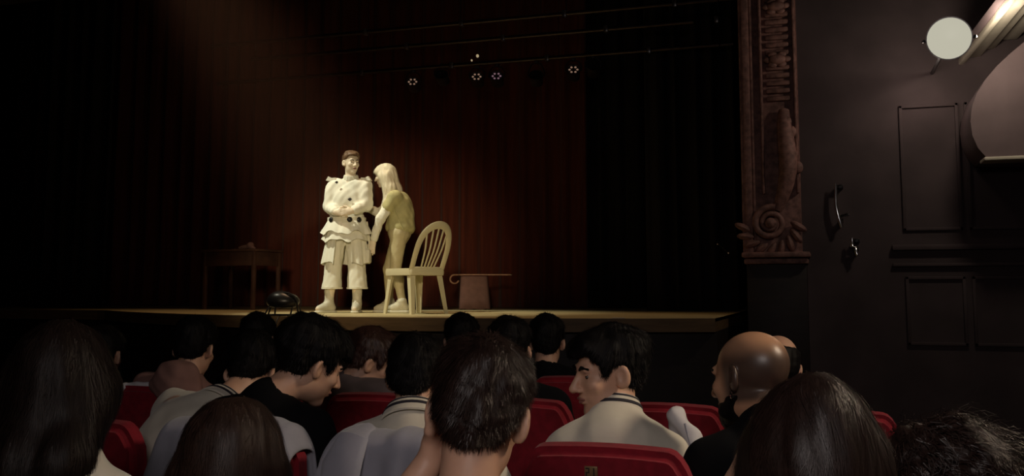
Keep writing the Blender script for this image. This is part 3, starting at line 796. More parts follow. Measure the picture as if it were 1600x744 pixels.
def clothes(J, o, t, shirt, trousers, sleeve=.62, collar=None, fine=.008, hood=None, loose=.014):
    f = Field(); H, C, N = J['hip'], J['chest'], J['neck']; up_ = (C-H).normalized(); sd_ = (J['sh'][0]-J['sh'][1]).normalized()
    fw = up_.cross(sd_); fw = fw if fw.dot(J['fw']) > 0 else -fw; fw.normalize(); Rt = Matrix((sd_, fw, sd_.cross(fw))).transposed()
    if Rt.determinant() < 0: Rt = Matrix((-sd_, fw, (-sd_).cross(fw))).transposed()
    f.e(H+up_*.02, (.165, .122, .115), .02, Rt); f.e(H.lerp(C, .5), (.145, .108, .15), .06, Rt); f.e(C, (.158, .112, .162), .06, Rt)
    for i in (0, 1):
        q = J['sh'][i]; f.c(C.lerp(q, .35)+up_*.06, q, .085, .056, .05, flat=(fw, .88)); f.c(N-up_*.022, q.lerp(N, .35), .040, .046, .04)
        e = q.lerp(J['el'][i], sleeve) if sleeve <= 1 else J['el'][i]
        f.c(q, e, .054, .056, .03)
        if sleeve > 1: f.c(J['el'][i], J['el'][i].lerp(J['wr'][i], sleeve-1), .05, .040, .02)
    f.c(C+up_*.12, N, .07, .056, .04)
    nd = (J['hc']+J['hR'] @ Vector((0, -.022, -.045))-N).normalized()
    f.c(N+nd*.020, N+nd*.16, .060, .072, .008, sub=True)
    V, Q = f.mesh('shirt', fine, infl=loose, noise=(.0035, 26, .5), relax=1)
    link('shirt', arr_mesh('shirt', V, Q), shirt, t)
    if collar:
        R = align(nd); a = Vector(N)+nd*.012
        b = MB(); revolve(b, [(.061, .030), (.066, .039), (.073, .038), (.082, .016), (.092, -.012), (.088, -.016), (.078, .0), (.062, .0)], a, R, 1.06*J['cs'], 1.0*J['cs'])
        co = b.build('collar', collar, t)
        if J.get('stripe', True):
            b = MB(); revolve(b, [(.0835, .0185), (.0865, .0100), (.0855, .0080), (.0815, .0170)], a, R, 1.06*J['cs'], 1.0*J['cs']); b.build('stripe', 'stripe', co)
            b = MB(); revolve(b, [(.0748, .0360), (.0772, .0300), (.0755, .0290), (.0730, .0355)], a, R, 1.06*J['cs'], 1.0*J['cs']); b.build('stripe', 'stripe', co)
    if hood:
        b = Field(); b.e(N+fw*-.07+up_*.01, (.13, .075, .085), .02, Rt); b.e(N+fw*-.04+up_*.06, (.10, .07, .08), .04, Rt); b.c(N+nd*.03, N+nd*.2, .075, .085, .01, sub=True)
        V, Q = b.mesh('hood', fine, noise=(.006, 34)); link('hood', arr_mesh('hood', V, Q), hood, t)
    f = Field(); f.e(H, (.165, .124, .115), .02, Rt)
    for i, x in enumerate((1, -1)):
        f.c(H+sd_*(x*.088)-up_*.03, J['kn'][i], .09, .064, .04); f.c(J['kn'][i], J['an'][i]+Vector((0, 0, .03)), .062, .052, .02)
    V, Q = f.mesh('trousers', .012, infl=.008, noise=(.003, 30)); link('trousers', arr_mesh('trousers', V, Q), trousers, t)
    for i in (0, 1):
        f = Field(); d = J['toe'][i]; a = J['an'][i]
        f.c(a-d*.04-Vector((0, 0, .043)), a+d*.15-Vector((0, 0, .055)), .040, .034, .02); f.c(a-Vector((0, 0, .03)), a+Vector((0, 0, .02)), .045, .044, .02)
        V, Q = f.mesh('shoe', .010, infl=.004); link('shoe', arr_mesh('shoe', V, Q), 'black_cloth', t)

def seated(label, seatpos, hc, hR, fz=0.0, tw=0.0, lean=(0, 0), skin='skin', shirt='black_cloth', trousers='black_cloth', collar=None, hair=None, face=False, name='person',
           arms=None, sleeve=.62, fine=.006, hood=None, hs=1.0, drop=0.0, sw=.175, brow='hair_black', neckoff=None, jaw=1.0, nose=1.0, stripe=True, loose=.014, chest_back=-.03, lift=0.0, gaze=0.0, skin_fn=None, collar_s=1.0, sdrop=.085):
    sx, sy = seatpos; o = Vector((sx, sy+.26, fz)); hc = Vector(hc)
    H = Vector((sx+lean[0], sy+.25+lean[1], fz+.575+lift))
    N = hc+hR @ Vector((0, -.030, -.095))*hs+(Vector(neckoff) if neckoff else Vector((0, -.02, -.045-drop)))
    C = H.lerp(N, .60)+Vector((0, chest_back, 0)); q = Matrix.Rotation(math.radians(tw), 3, 'Z')
    up_ = (N-C).normalized(); X = q @ Vector((1, 0, 0)); X = (X-up_*X.dot(up_)*.6).normalized(); fw = q @ Vector((0, 1, 0))
    sh = [N+X*sw-up_*sdrop, N-X*sw-up_*sdrop]
    el = [sh[0]+X*.06+fw*.10-Vector((0, 0, .25)), sh[1]-X*.06+fw*.10-Vector((0, 0, .25))]
    wr = [el[0]-X*.09+fw*.21-Vector((0, 0, .02)), el[1]+X*.09+fw*.21-Vector((0, 0, .02))]
    kn = [H+Vector((.13, .42, .0)), H+Vector((-.13, .42, 0))]; an = [Vector((k.x, k.y+.0, fz+.095)) for k in kn]
    J = dict(hip=H, chest=C, neck=N, hc=hc, hR=hR, hs=hs, sh=sh, el=el, wr=wr, kn=kn, an=an, toe=[Vector((.1, .99, 0)), Vector((-.1, .99, 0))], fw=fw, fwd_leg=Vector((0, 1, 0)), jaw=jaw, nose=nose, stripe=stripe, cs=collar_s)
    if arms: 
        for i, a in arms.items():
            if 'el' in a: J['el'][i] = Vector(a['el'])
            if 'wr' in a: J['wr'][i] = Vector(a['wr'])
            if 'hd' in a: J.setdefault('hd', [None, None])[i] = a['hd']
    J = rel(J, o); t = thing(name, label, 'person', o)
    f = Field(); body(f, J)
    fb = [(tuple(J['hc']-Vector((.13,)*3)), tuple(J['hc']+Vector((.13,)*3)))]
    for i in (0, 1):
        if arms and i in arms: fb.append((tuple(J['wr'][i]-Vector((.12,)*3)), tuple(J['wr'][i]+Vector((.12,)*3))))
    V, Q = f.mesh('body', fine, .013, fb, relax=0)
    link('body', arr_mesh('body', V, Q), skin_fn(hc-o, hR, hs) if skin_fn else skin, t)
    clothes(J, o, t, shirt, trousers, sleeve, collar, max(.008, fine*1.2), hood, loose)
    if face: face_parts(t, hc, hR, o, hs, brow, gaze=gaze, skin=skin)
    for hfn in (hair if isinstance(hair, list) else [hair] if hair else []):
        V, Q, m = hfn(hc, hR, o); link('hair', arr_mesh('hair', V, Q), m, t)
    return t, J, o

def SH(**k): return lambda c, R, o: short_hair(c, R, o, **k)
def sp(k, row): return (SX(k), ROWS[row][0])
def ray(px): return 18-math.degrees(math.atan((px-800)/F))

# ---- row nearest the camera
CB = P(750, 652, 1.86)
seated('boy with short dark brown hair nearest the camera, cheek on his hand', sp(0, 1), CB, rot(6, -12, 7), RISE, tw=0, shirt='white_shirt', collar='jacket', fine=.0045, neckoff=(.0, -.01, -.085), sw=.165,
       arms={1: dict(el=P(622, 800, 1.86), wr=P(676, 712, 1.90), hd=(Vector((.18, .25, 1)), Vector((1, -.1, 0)), Vector((0, -1, 0)), 18))},
       hair=SH(tab=((-.13, -.064), (-.06, -.068), (-.036, -.052), (-.030, .016), (.016, .022), (.026, -.012), (.040, .0), (.050, .045), (.13, .066)), s=1.06, vol=1.1, fringe=.9, h=.0045, n=15000, L=.040, mname='hair_dark', seed=3, lift=.016, width=.0016, noise=.006), hs=1.06, jaw=1.0)
GL = P(362, 742, 1.92)
def gl_hair(c, R, o):
    return long_hair(c, R, o, [([c+R @ Vector((x, y, -.02)), c+Vector((x*1.25, y-.035, -.15)), c+Vector((x*1.35, y-.06, -.30))], .058, .055) for x, y in ((-.06, -.03), (.06, -.03), (0, -.06))], vol=1.2, h=.005, n=14000, L=.15, mname='hair_brown', seed=5, width=.002, noise=.003, open_face=True)
seated('child with long straight brown hair at bottom left, seen from behind', sp(-1, 1), GL, rot(24, -4, 0), RISE, shirt='grey_cloth', hair=gl_hair, fine=.007, drop=.0, sw=.15, lift=-.03, hs=.98)
WL = P(96, 610, 2.10)
def wl_hair(c, R, o):
    return long_hair(c, R, o, [([c+R @ Vector((x, y, 0)), c+Vector((x*1.2+.015, y-.06, -.13)), c+Vector((x*1.2+q, y-.12, -.33))], .064, .055) for x, y, q in ((-.06, -.02, -.01), (.062, -.03, -.05), (0, -.06, -.02))]
                     + [([c+Vector((.07, -.05, -.12)), c+Vector((.105, -.07, -.19)), c+Vector((.12, -.075, -.23))], .04, .025)] + [([c+Vector((-.05, -.06, -.10)), c+Vector((-.08, -.09, -.34))], .055, .065)], vol=1.3, h=.006, n=14000, L=.17, mname='hair_deep', seed=6, width=.0022, noise=.003)
seated('person with long dark hair and white blouse at far lower left', sp(-2, 1), WL, rot(30, 0, 0), RISE, tw=12, shirt='white_shirt', hair=wl_hair, fine=.007, sw=.15, neckoff=(.055, -.045, -.035))
WR = P(1268, 726, 1.60)
def wr_hair(c, R, o):
    return long_hair(c, R, o, [([c+R @ Vector((x, y, 0)), c+Vector((x*1.25, y-.02, -.15)), c+Vector((x*1.4, y-.04, -.30))], .062, .06) for x, y in ((-.055, -.02), (.06, -.02), (0, -.055))], vol=1.0, h=.006, n=16000, L=.15, mname='hair_dark', seed=8, width=.0017, noise=.004, lift=.014)
seated('person with long dark hair in front of the bald man, lower right', sp(1, 1), WR, rot(12, -8, 4), RISE, shirt='black_cloth', hair=wr_hair, fine=.007, sw=.16,
       arms={1: dict(el=P(1120, 830, 1.72), wr=P(1168, 728, 1.78), hd=(Vector((.25, .1, 1)), Vector((1, .2, 0)), Vector((0, -1, 0)), 25))}, hs=1.0)
CR = P(1500, 806, 1.62)
def cr_hair(c, R, o):
    return long_hair(c, R, o, [([c+R @ Vector((x, y, .03)), c+R @ Vector((x*1.5, y-.03, -.08)), c+R @ Vector((x*1.7, y-.05, -.2))], .065, .06) for x, y in ((-.07, -.02), (.08, -.02), (0, -.06))], vol=1.5, h=.006, n=12000, L=.085, mname='hair_dark', seed=9, width=.0017, noise=.010, lift=.035, curl=.008, zfreq=1.0)
seated('person with messy curly dark hair leaning over at the lower right corner', sp(2, 1), CR, rot(40, -22, -18), RISE, lean=(-.10, .1), shirt='black_cloth', hair=cr_hair, fine=.008, sw=.16)

# ---- second row
TB = P(951, 585, 2.98)
t, J, o = seated('boy in cream polo turning his head to look left over his shoulder', sp(0, 2), TB, rot(124, -7, 0), 0, tw=22, shirt='white_shirt', collar='white_shirt', face=True, fine=.0045, sleeve=.8, sw=.145, hs=1.05, gaze=25,
       hair=SH(s=1.05, vol=1.25, fringe=.55, h=.005, n=6000, L=.04, mname='hair_black', seed=11, back=.01), neckoff=(-.01, -.045, -.025), loose=.012, chest_back=-.05, collar_s=.88, sdrop=.115)
PB = P(652, 595, 3.03)
seated('black haired boy in white polo with dark collar stripe, seen from behind', sp(-1, 2), PB, rot(2, -12, 0), 0, shirt='white_shirt', collar='white_shirt', fine=.006, sw=.185,
       hair=SH(vol=1.3, fringe=.8, h=.006, n=5000, L=.035, mname='hair_black', seed=12, tab=LOW), neckoff=(.02, -.035, -.030), loose=.018)
DB = P(487, 572, 3.2)
seated('dark haired boy in black shirt bowing his head to the right', sp(-2, 2), DB, rot(-36, -24, 6), 0, tw=-10, shirt='black_cloth', face=True, fine=.005, sw=.18,
       hair=SH(vol=2.2, fringe=1.0, h=.006, n=5000, L=.04, mname='hair_black', seed=13, back=.02), neckoff=(-.06, -.05, -.03), sleeve=.9)
LB = P(392, 588, 3.58)
seated('boy in white polo hunched forward, his back bulging over his seat at left', sp(-3, 2), LB, rot(10, -38, 0), 0, tw=-14, shirt='white_shirt', collar='white_shirt', fine=.007, sw=.185,
       hair=SH(vol=2.2, fringe=1.0, h=.007, n=4000, L=.04, mname='hair_black', seed=14, tab=LOW), neckoff=(-.035, -.08, -.045), loose=.02, chest_back=-.05, lift=.02)
BM = P(1172, 592, 2.74)
def shaved_skin(c, R, s):
    """tanned skin with a shaved-hair shadow over the sides and back of the head"""
    m = M['skin_tan'].copy(); m.name = 'skin_shaved'; nt = m.node_tree; b = nt.nodes['Principled BSDF']; base = b.inputs['Base Color'].links[0].from_socket
    tc = nt.nodes.new('ShaderNodeTexCoord')
    def axis(col, a0, a1):
        d = nt.nodes.new('ShaderNodeVectorMath'); d.operation = 'SUBTRACT'; nt.links.new(tc.outputs['Object'], d.inputs[0]); d.inputs[1].default_value = c
        e = nt.nodes.new('ShaderNodeVectorMath'); e.operation = 'DOT_PRODUCT'; nt.links.new(d.outputs[0], e.inputs[0]); e.inputs[1].default_value = R.col[col]
        r = nt.nodes.new('ShaderNodeMapRange'); r.interpolation_type = 'SMOOTHSTEP'; nt.links.new(e.outputs['Value'], r.inputs['Value'])
        r.inputs['From Min'].default_value = a0*s; r.inputs['From Max'].default_value = a1*s; return r.outputs[0]
    def mul(a, q):
        n = nt.nodes.new('ShaderNodeMath'); n.operation = 'MULTIPLY'; nt.links.new(a, n.inputs[0])
        if isinstance(q, float): n.inputs[1].default_value = q
        else: nt.links.new(q, n.inputs[1])
        return n.outputs[0]
    f_ = mul(mul(mul(axis(2, .095, .03), axis(1, .055, .02)), axis(2, -.075, -.05)), .9)
    mx = nt.nodes.new('ShaderNodeMix'); mx.data_type = 'RGBA'; nt.links.new(f_, mx.inputs['Factor']); nt.links.new(base, mx.inputs['A']); mx.inputs['B'].default_value = (.035, .024, .021, 1)
    nt.links.new(mx.outputs['Result'], b.inputs['Base Color']); return m
BMR = rot(58, -10, 6)
t, J, o = seated('bald bearded man in black shirt with a small earring, facing left', sp(1, 2), BM, BMR, 0, tw=20, lean=(-.05, .0), shirt='black_cloth', skin='skin_tan', face=True, fine=.0045, sw=.19, hs=1.1, sleeve=1.7, skin_fn=shaved_skin,
       neckoff=(.02, -.03, -.02))
c = BM-o; R = BMR
f = Field(); T = lambda *v: c+R @ (Vector(v)*1.1)
f.e(T(0, .038, -.072), (.064, .062, .05), .01, R); f.e(T(0, .07, -.102), (.032, .028, .026), .02, R)
for x in (-1, 1): f.c(T(x*.064, .010, -.045), T(x*.054, .050, -.082), .014, .016, .015)
f.fn(lambda p: (((p-np.array(c, np.float32)) @ np.array(R, np.float32))[..., 2]+.048+.45*np.maximum(0, .05-((p-np.array(c, np.float32)) @ np.array(R, np.float32))[..., 1])*0), 'max', .006)
f.e(T(0, .108, -.060), (.024, .02, .012), .006, R, sub=True)
V, Q = f.mesh('beard', .005, noise=(.0015, 160)); link('beard', arr_mesh('beard', V, Q), 'hair_black', t)
b = MB(); q = T(-.088, -.004, -.036)
b.tube([q+Vector((.0, .010*math.cos(a), .010*math.sin(a)-.008)) for a in np.linspace(0, 2*PI, 15)[:-1]], .0022, 6, closed=True).build('earring', 'silver', t)

def fringe_hair(c, R, o):
    c = Vector(c)-Vector(o); f = Field(); T = lambda *v: c+R @ Vector(v)
    f.e(T(0, -.014, .034), (.082, .104, .090), .01, R); f.e(T(0, -.05, -.01), (.072, .06, .06), .03, R)
    cc = np.array(c, np.float32); Rn = np.array(R, np.float32)
    f.fn(hairline(R, c, 1.0, SHORT), 'max', .008); f.fn(lambda p: ((p-cc) @ Rn)[..., 2]-.062, 'max', .012)
    V, Q = f.mesh('hair', .006, noise=(.003, 70)); return V, Q, 'hair_black'

# ---- further rows
HB = P(580, 566, 4.18)
hbR = rot(-60, -22, 8)
seated('brown haired boy in grey shirt resting his face on his hand', sp(-2, 3), HB, hbR, 0, tw=-8, shirt='grey_cloth', face=True, fine=.006, sw=.18,
       arms={0: dict(el=HB+Vector((.14, .02, -.42)), wr=HB+Vector((.065, -.03, -.175)), hd=(Vector((.1, .15, 1)), Vector((-.3, 1, 0)), Vector((-1, 0, 0)), 14))},
       hair=SH(vol=1.6, fringe=.8, h=.006, n=4000, L=.035, mname='hair_red', seed=15), neckoff=(-.03, -.03, -.03), sleeve=1.5)
HD = P(304, 548, 4.4)
seated('dark haired person in a mauve grey hooded top, third row at left', sp(-4, 3), HD, rot(10, -14, 0), 0, shirt='cloth_mauve', hood='cloth_mauve', fine=.008, hair=SH(vol=1.8, fringe=.6, h=.008, n=2500, mname='hair_black', seed=16), sleeve=1.6)
seated('dark haired person with one faintly lit ear, third row far left', sp(-5, 3), P(160, 558, 4.6), rot(16, -6, 0), 0, shirt='black_cloth', fine=.008, hair=SH(vol=1.5, fringe=.6, h=.008, n=2500, mname='hair_black', seed=17), sleeve=1.6)
seated('dark head in front of the turning boy, third row, right of the nearest boy', sp(-1, 3), P(796, 552, 4.0), rot(8, -4, 0), 0, shirt='black_cloth', fine=.008, hair=SH(vol=1.7, fringe=.6, h=.008, n=2500, mname='hair_black', seed=18), sleeve=1.6)
seated('person with a bare tan crown peeking out behind the bald man', sp(1, 3), P(1212, 574, 3.74), rot(20, -16, 10), 0, shirt='black_cloth', skin='skin', fine=.007, sleeve=1.6, hair=fringe_hair)
fr = seated('small dark head left of the nearest boy, fourth row', sp(-2, 4), P(722, 535, 5.1), rot(10, -4, 0), 0, shirt='black_cloth', fine=.009, hair=SH(vol=1.7, fringe=.6, h=.009, n=2000, mname='hair_black', seed=20), sleeve=1.6)[0]
def far_person(px, py, d, label):
    c = copy_tree(fr); a = P(722, 535, 5.1); q = P(px, py, d); c.location = fr.location+Vector((q.x-a.x, q.y-a.y, 0)); c['label'] = label
far_person(855, 570, 4.95, 'dark head left of the turning boy, fourth row')
far_person(403, 540, 5.3, 'dark head between the hunched boy and the bowing boy, fourth row')

# ------------------------------------------------------------------ things left on the seats
def hung_jacket(label, k, row, mt, w_, x_off, drop_b, drop_f, seed, shift=0.0, name='jacket', z_up=0.0, sleeve_side=0):
    sx, sy = SX(k)+x_off, ROWS[row][0]; top = .950+z_up; t = thing(name, label, 'jacket', (sx, sy-.056, top))
    rg = random.Random(seed); n, m = 40, 34; V, Q = [], []
    for i in range(n+1):
        u = i/n*2-1; edge = max(0, (abs(u)-.72)/.28)**2.4*.085
        fold = .016*math.sin(u*9+seed)+.008*math.sin(u*21+seed*2)
        for j in range(m+1):
            s = j/m
            L1 = drop_b*(1+.12*math.sin(u*3+seed)); 
            if s < .6:                                        # rear fall
                q = s/.6; y = -.075-.018*(1-q)-(fold*1.6)*(1-q)**.7; z = -L1*(1-q); x = u*w_*(1+.42*(1-q)*(1 if u < 0 else .25)); z -= edge*q
            elif s < .75:
                q = (s-.6)/.15; y = -.075*math.cos(q*PI)*.98; z = .030*math.sin(q*PI)-edge+fold*.4; x = u*w_
            else:
                q = (s-.75)/.25; y = .074+.02*q+fold*q*.5; z = -drop_f*q-edge*(1-q); x = u*w_
            V.append((x+shift*z, y, z))
    for i in range(n):
        for j in range(m):
            a = i*(m+1)+j; Q.append((a, a+m+1, a+m+2, a+1))
    o = link('panel', arr_mesh('panel', V, Q), mt, t); sm = o.modifiers.new('thick', 'SOLIDIFY'); sm.thickness = .012; sm.offset = 0
    ss = o.modifiers.new('soft', 'SUBSURF'); ss.levels = ss.render_levels = 1
    b = MB(); sd_ = 1 if sleeve_side >= 0 else -1
    pts = [(sd_*w_*.50, .0, .028), (sd_*w_*.56, -.07, .012), (sd_*w_*.62, -.112, -.06), (sd_*w_*.68, -.118, -.18), (sd_*w_*.66, -.118, -.30), (sd_*w_*.70, -.112, -.40)]
    b.tube(pts, 1, 16, flat=((1, 0, 0), [.05, .10, .125, .12, .11, .095], .040)); b.build('sleeve', mt, t)
    return t
hung_jacket('wide grey jacket draped over the seat in front of the nearest boy', -1, 2, 'jacket', .245, .0, .36, .18, 1, shift=.05, sleeve_side=-1)
hung_jacket('smaller grey jacket draped over the seat beside the brown haired child', -2, 2, 'jacket', .238, .0, .36, .16, 4, shift=-.02, sleeve_side=1, z_up=.012)
# white jacket bundle beside the turning boy
p = P(1072, 660, 3.12)
t = thing('jacket', 'white jacket hanging on the seat side between the turning boy and the bald man', 'jacket', p)
f = Field(); f.c((-.035, .02, .02), (.02, -.01, -.05), .022, .028, .02); f.c((.02, -.01, -.04), (.038, -.02, -.34), .030, .034, .02); f.c((-.035, .02, .02), (-.02, .06, -.16), .024, .03, .02); f.c((-.01, .05, -.1), (-.0, .06, -.34), .03, .034, .02)
V, Q = f.mesh('panel', .006, noise=(.004, 40)); link('panel', arr_mesh('panel', V, Q), 'jacket_white', t)
MB().tube([(.0, -.028, .0), (.022, -.045, -.08), (.036, -.058, -.3)], .004, 6).build('seam', 'jacket', t)
# pale cloth at the left edge and a pale strip on a seat further left
p = P(10, 612, 3.2); t = thing('folded_cloth', 'dim beige cloth lying over a seat at the left edge', 'cloth', p)
f = Field(); f.b((0, 0, -.04), (.09, .05, .05), .03, .01, Matrix.Rotation(-.5, 3, 'Y')); f.c((-.06, -.02, -.06), (.05, -.03, .03), .02, .02, .02); f.b((-.02, .0, -.35), (.05, .03, .27), .02, .03)
V, Q = f.mesh('panel', .008, noise=(.004, 40)); link('panel', arr_mesh('panel', V, Q), 'cloth_mauve', t)
p = Vector((SX(-4)+.02, ROWS[3][0]-.055, .957)); t = thing('folded_scarf', 'thin pale scarf lying along the seat top left of the hunched boy', 'scarf', p)
f = Field(); f.c((-.09, -.01, .008), (.06, -.008, .012), .012, .016, .01); f.c((.06, -.008, .012), (.13, -.005, .004), .016, .010, .01); f.c((-.09, -.01, .006), (-.10, -.055, -.03), .012, .012, .01)
V, Q = f.mesh('panel', .006, noise=(.002, 60)); link('panel', arr_mesh('panel', V, Q), 'jacket_white', t)

# ------------------------------------------------------------------ on the stage
# ---- man in the white costume
mo = PG(538, 488, 10.3, STZ); rz = TH+PI-.06
t = thing('person', 'person in puffy white costume with belt and baggy breeches, standing left on stage', 'person', mo, rz)
V3 = Vector
J = dict(hip=V3((.0, 0, .93)), chest=V3((-.02, .0, 1.22)), neck=V3((-.045, -.01, 1.44)), hc=V3((-.052, .02, 1.602)), hR=rot(38, -3, 0), hs=1.0,
         sh=[V3((.145, 0, 1.365)), V3((-.20, 0, 1.365))], el=[V3((.178, .02, 1.13)), V3((-.225, .03, 1.15))], wr=[V3((.06, .20, 1.06)), V3((-.11, .21, 1.07))],
         kn=[V3((.11, .03, .50)), V3((-.11, .03, .50))], an=[V3((.165, .0, .10)), V3((-.135, .0, .10))], toe=[V3((.62, .78, 0)), V3((-.05, 1, 0))], fw=V3((0, 1, 0)), fwd_leg=V3((0, 1, 0)),
         hd=[(V3((-.8, .2, -.1)), V3((0, -1, 0)), V3((0, 0, 1)), 30), (V3((.8, .2, -.1)), V3((0, -1, 0)), V3((0, 0, 1)), 30)])
f = Field(); body(f, J)
bx = lambda c, r: (tuple(c-V3((r,)*3)), tuple(c+V3((r,)*3)))
V, Q = f.mesh('body', .006, .013, [bx(J['hc'], .13), bx(V3((-.03, .2, 1.06)), .14)]); link('body', arr_mesh('body', V, Q), 'skin_pale', t)
face_parts(t, J['hc'], J['hR'], V3((0, 0, 0)), brow='hair_brown', skin='skin_pale')
V, Q, m_ = short_hair(J['hc'], J['hR'], V3((0, 0, 0)), vol=1.0, fringe=.2, n=3000, mname='hair_light', tab=((-.13, -.05), (-.03, -.04), (-.028, .03), (.03, .045), (.05, .075), (.13, .09))); link('hair', arr_mesh('hair', V, Q), m_, t)
f = Field(); f.e((-.01, 0, 1.02), (.185, .135, .10), .02); f.e((-.02, 0, 1.20), (.19, .14, .20), .05); f.c((.13, 0, 1.365), (-.20, 0, 1.365), .075, .075, .04)
for i in (0, 1):
    a, e, w2 = J['sh'][i], J['el'][i], J['wr'][i]; f.e(a.lerp(e, .30), (.068, .085, .105), .03); f.e(a.lerp(e, .75), (.066, .082, .12), .04); f.c(e, e.lerp(w2, .80), .068, .052, .03)
f.c((-.045, -.005, 1.43), (-.055, .01, 1.60), .064, .075, .01, sub=True)
V, Q = f.mesh('tunic', .008, noise=(.006, 34, .45), relax=1); link('tunic', arr_mesh('tunic', V, Q), 'white_cotton', t)
b = MB(); revolve(b, [(.060, .0), (.066, .042), (.072, .040), (.080, -.004), (.078, -.014), (.064, -.01)], (-.046, -.008, 1.435), align((-.01, .05, .2)), 1.05, 1.0, wave=lambda a, z: .003*math.sin(a*14)); b.build('ruff', 'white_cotton', t)
for x, a in ((.16, 1), (-.215, -1)):
    MB().prism([(x-.05*a, -.01), (x+.055*a, .0), (x+.03*a, .045), (x-.005*a, .028), (x-.05*a, .03)], -.05, .05, c=(0, 0, 1.415)).build('epaulette', 'white_cotton', t)
b = MB(); revolve(b, [(1, -.032), (1.05, -.03), (1.05, .03), (1, .032)], (-.01, 0, .985), None, .198, .150); b.build('belt', 'cream_cotton', t)
bl = t.children[-1]
for a in (48, 108, 138): MB().lathe([(.004, -.012), (.026, -.010), (.030, 0), (.022, .010), (.004, .014)], R=align((math.cos(math.radians(a)), math.sin(math.radians(a)), 0)), n=16).build('stud', 'black_metal', bl, loc=(-.01+.215*math.cos(math.radians(a)), .165*math.sin(math.radians(a)), .985))
MB().box((0, 0, 0), (.07, .014, .062), .008).build('buckle', 'cream_cotton', bl, loc=(-.03, .160, .985))
for q, r in (((.075, .135, 1.385), .014), ((-.075, .155, 1.20), .018)): MB().ball(q, (r, .012, r), seg=12).box((q[0], q[1]+.004, q[2]), (r*2.4, .008, r*.7), .003).build('brooch', 'black_metal', t)
def tier(name, z0, z1, r0, r1, k, rag, a0=0, a1=2*PI, n=96, mt='white_cotton', amp=.013):
    b = MB(); rows = 7; prof = []
    for j in range(rows+1):
        s = j/rows; prof.append((r0+(r1-r0)*s, z0+(z1-z0)*s))
    loop = prof+[(r-.010, z) for r, z in prof[::-1]]
    def wave(a, z):
        s = max(0, (z0-z)/(z0-z1)); return amp*s*math.sin(a*k+math.sin(a*3))+.006*s*math.sin(a*2.3*k+1)
    revolve(b, loop, (0, 0, 0), None, 1.0, .74, n, wave, a0, a1)
    for v in b.b.verts:
        a = math.atan2(v.co.y, v.co.x); s = max(0, (z0-v.co.z)/(z0-z1))
        v.co.z += rag*s*s*(math.sin(a*5+k)*.5+math.sin(a*9)*.3); v.co.x -= .01
    return b.build(name, mt, t)
tier('peplum', .985, .845, .205, .275, 9, .035)
tier('peplum', .90, .765, .215, .262, 8, .03)
tier('skirt', .87, .525, .20, .258, 11, .03, a0=math.radians(112), a1=math.radians(112+316))
f = Field()
for x, kx in ((.124, .10), (-.124, -.10)):
    f.c((kx*.85, 0, .90), (x, .005, .50), .098, .088, .02); f.c((x, .005, .50), (x*1.1, .005, .27), .088, .104, .015)
f.e((0, 0, .90), (.18, .13, .10), .03)
f.fn(lambda p: .255-p[..., 2], 'max', .006)
f.fn(lambda p: .035*np.clip((.45-p[..., 2])/.2, 0, 1)*0, 'add')
V, Q = f.mesh('breeches', .009, noise=(.005, 40, .4)); link('breeches', arr_mesh('breeches', V, Q), 'white_cotton', t)
for x in (.124, -.124):
    b = MB(); revolve(b, [(.094, .0), (.108, .0), (.110, .018), (.096, .018)], (x*1.1, .005, .252), None, 1, 1, 48, lambda a, z: .004*math.sin(a*12)); b.build('hem', 'white_cotton', t)
def boot(an, toe, mt, h0, par_, rs=1.0, name='boot'):
    f = Field(); an = Vector(an); d = Vector(toe).normalized()
    f.c(an+Vector((0, 0, h0)), an, .053*rs, .046*rs, .02); f.c(an-d*.035-Vector((0, 0, .045)), an+d*.13-Vector((0, 0, .056)), .044*rs, .036*rs, .025); f.c(an, an+d*.09-Vector((0, 0, .045)), .044*rs, .036*rs, .03)
    f.fn(lambda p: (an.z-.1+.018)-p[..., 2], 'max', .004)
    V, Q = f.mesh(name, .007, noise=(.0015, 90)); o = link(name, arr_mesh(name, V, Q), mt, par_)
    s = Field(); s.c(an-d*.04-Vector((0, 0, .086)), an+d*.14-Vector((0, 0, .086)), .050*rs, .042*rs, .01); 
    s.fn(lambda p: np.maximum((an.z-.1)-p[..., 2], p[..., 2]-(an.z-.1+.024)), 'max', .003)
    V, Q = s.mesh('sole', .007); link('sole', arr_mesh('sole', V, Q), 'cream_cotton', o)
    b = MB(); sd_ = Vector((-d.y, d.x, 0))
    for k in range(4):
        c0 = an+d*(.045+.018*k)+Vector((0, 0, .018-.017*k)); b.tube([c0-sd_*.026, c0+d*.012+Vector((0, 0, .012)), c0+sd_*.026], .004, 6)
    b.build('laces', 'cream_cotton', o)
boot(J['an'][0], J['toe'][0], 'leather', .13, t); boot(J['an'][1], J['toe'][1], 'leather', .13, t)
# pouch hanging at his left hip
MB().box((-.255, .02, .60), (.05, .13, .15), .02).tube([(-.235, .02, .97), (-.262, .02, .80), (-.255, .02, .66)], .008, 8).build('pouch', 'cream_cotton', t)

